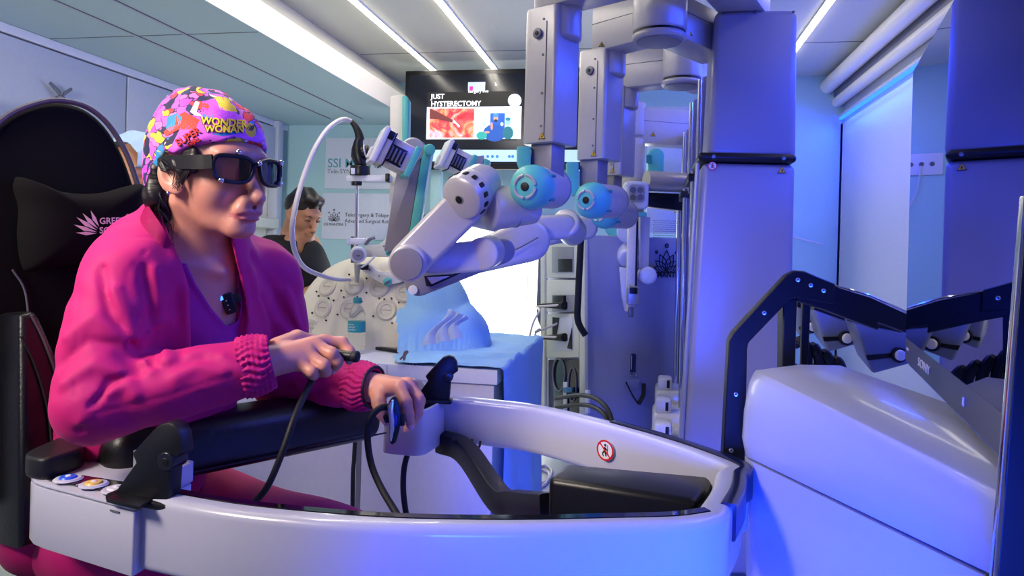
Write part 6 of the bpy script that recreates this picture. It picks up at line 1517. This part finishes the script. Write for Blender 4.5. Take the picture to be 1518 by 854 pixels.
for a_, b_, w_ in (((112, 345), (146, 346), 3.4), ((109, 333), (146, 345), 4.2), ((113, 322), (146, 343), 4.2), ((122, 316), (147, 341), 4.2), ((134, 312), (148, 339), 4.0)):
    a2, b2 = V((*a_, 0)), V((*b_, 0)); d = (b2-a2).normalized(); q = V((-d.y, d.x, 0)); m_ = a2*.55+b2*.45
    decal('logo_leaf', px_poly([tuple((a2)[:2]), tuple((m_+q*w_)[:2]), tuple((b2-d*3)[:2]), tuple((m_-q*w_*.5)[:2])]), pbv, PINK, pil, .001, 6)
decal('logo_lettering', px_text('GREEN', 147, 332, 13, -1, .02), pbv, PINK, pil, .001, 6)
decal('logo_lettering', px_text('SOUL', 147, 346, 13, -1, .02), pbv, PINK, pil, .001, 6)
decal('logo_mark', px_text('\u00ae', 186, 322, 7, 0, .0), pbv, PINK, pil, .001, 6)
LE = mat('chair_leather', '0a0a0f', .35, bump=.3, bs=200)
wing = [CH(x, y, .02) for x, y in ((-20, 470), (4, 466), (22, 500), (42, 550), (56, 600), (60, 640), (50, 700), (20, 780), (-20, 800))]
wg = obj('side_bolster', prism(BM(), smooth_path(wing, 3), cn_*.10, .03, 4, True), LE, ch)
obj('bolster_piping', tube(BM(), [CH(x, y, .122) for x, y in ((-4, 470), (14, 505), (34, 560), (46, 610), (48, 650))], .003, 6, 5), mat('piping'), wg)
obj('bolster_seam', tube(BM(), [CH(x, y, .124) for x, y in ((-20, 500), (0, 540), (18, 600), (24, 660), (22, 720))], .0025, 6, 5), M['rubber'], wg)
obj('harness_panel', tube(BM(), [CH(x, y, .006) for x, y in ((16, 400), (34, 430), (42, 480), (58, 540), (70, 610))], .002, 6, 5), M['joint'], bk)
sc_ = U(175, 860, 1.25)
obj('seat', box(BM(), V((sc_.x, sc_.y, .40)), (.54, .52, .13), (flat(tF, 0).normalized(), UPZ.cross(flat(tF, 0).normalized()), UPZ), .04, 4), LE, ch)
obj('gas_lift', cyl(BM(), V((sc_.x, sc_.y, .1)), V((sc_.x, sc_.y, .36)), .03), M['blackm'], ch)
for k in range(5):
    q = 2*math.pi*k/5+.3; e_ = V((sc_.x+.3*math.cos(q), sc_.y+.3*math.sin(q), .075)); obj('base_leg', tube(BM(), [V((sc_.x, sc_.y, .12)), e_], (.028, .018), 8, 0), M['blackm'], ch)
    obj('caster', cyl(BM(), e_+V((0, -.02, -.045)), e_+V((0, .02, -.045)), .03, b=.005), M['rubber'], ch)
# white fabric hanging at the far left behind the chair
wc = thing('white_coat', 'white cloth hanging on the wall at the far left behind the chair', 'coat', AX(2, 300, 0, X0+.2))
g1, g2 = AX(-60, 160, 0, X0+.25), AX(14, 160, 0, X0+.25); bm = BM(); rows = []
for j in range(12):
    t = j/11; row = []
    for i in range(24):
        u = i/23; p = mixp(g1, g2, u); wdt = (.15+.85*min(1, t*3)**.6) if u > .5 else 1
        row.append(V((p.x-.05+.03*math.sin(u*19), g1.y+(g2.y-g1.y)*u*wdt, 1.70-t*1.1-.06*u*u)))
    rows.append(row)
R2 = [[bm.verts.new(p) for p in r] for r in rows]
for a_, b_ in zip(R2, R2[1:]):
    for i in range(23): bm.faces.new((a_[i], a_[i+1], b_[i+1], b_[i]))
bmesh.ops.solidify(bm, geom=bm.faces[:], thickness=.006)
obj('cloth', bm, mat('white_cloth', 'e4dee4', .8), wc)
obj('peg', cyl(BM(), V((X0+.02, (g1.y+g2.y)/2, 1.66)), V((X0+.28, (g1.y+g2.y)/2, 1.67)), .01), M['silver_dk'], wc)
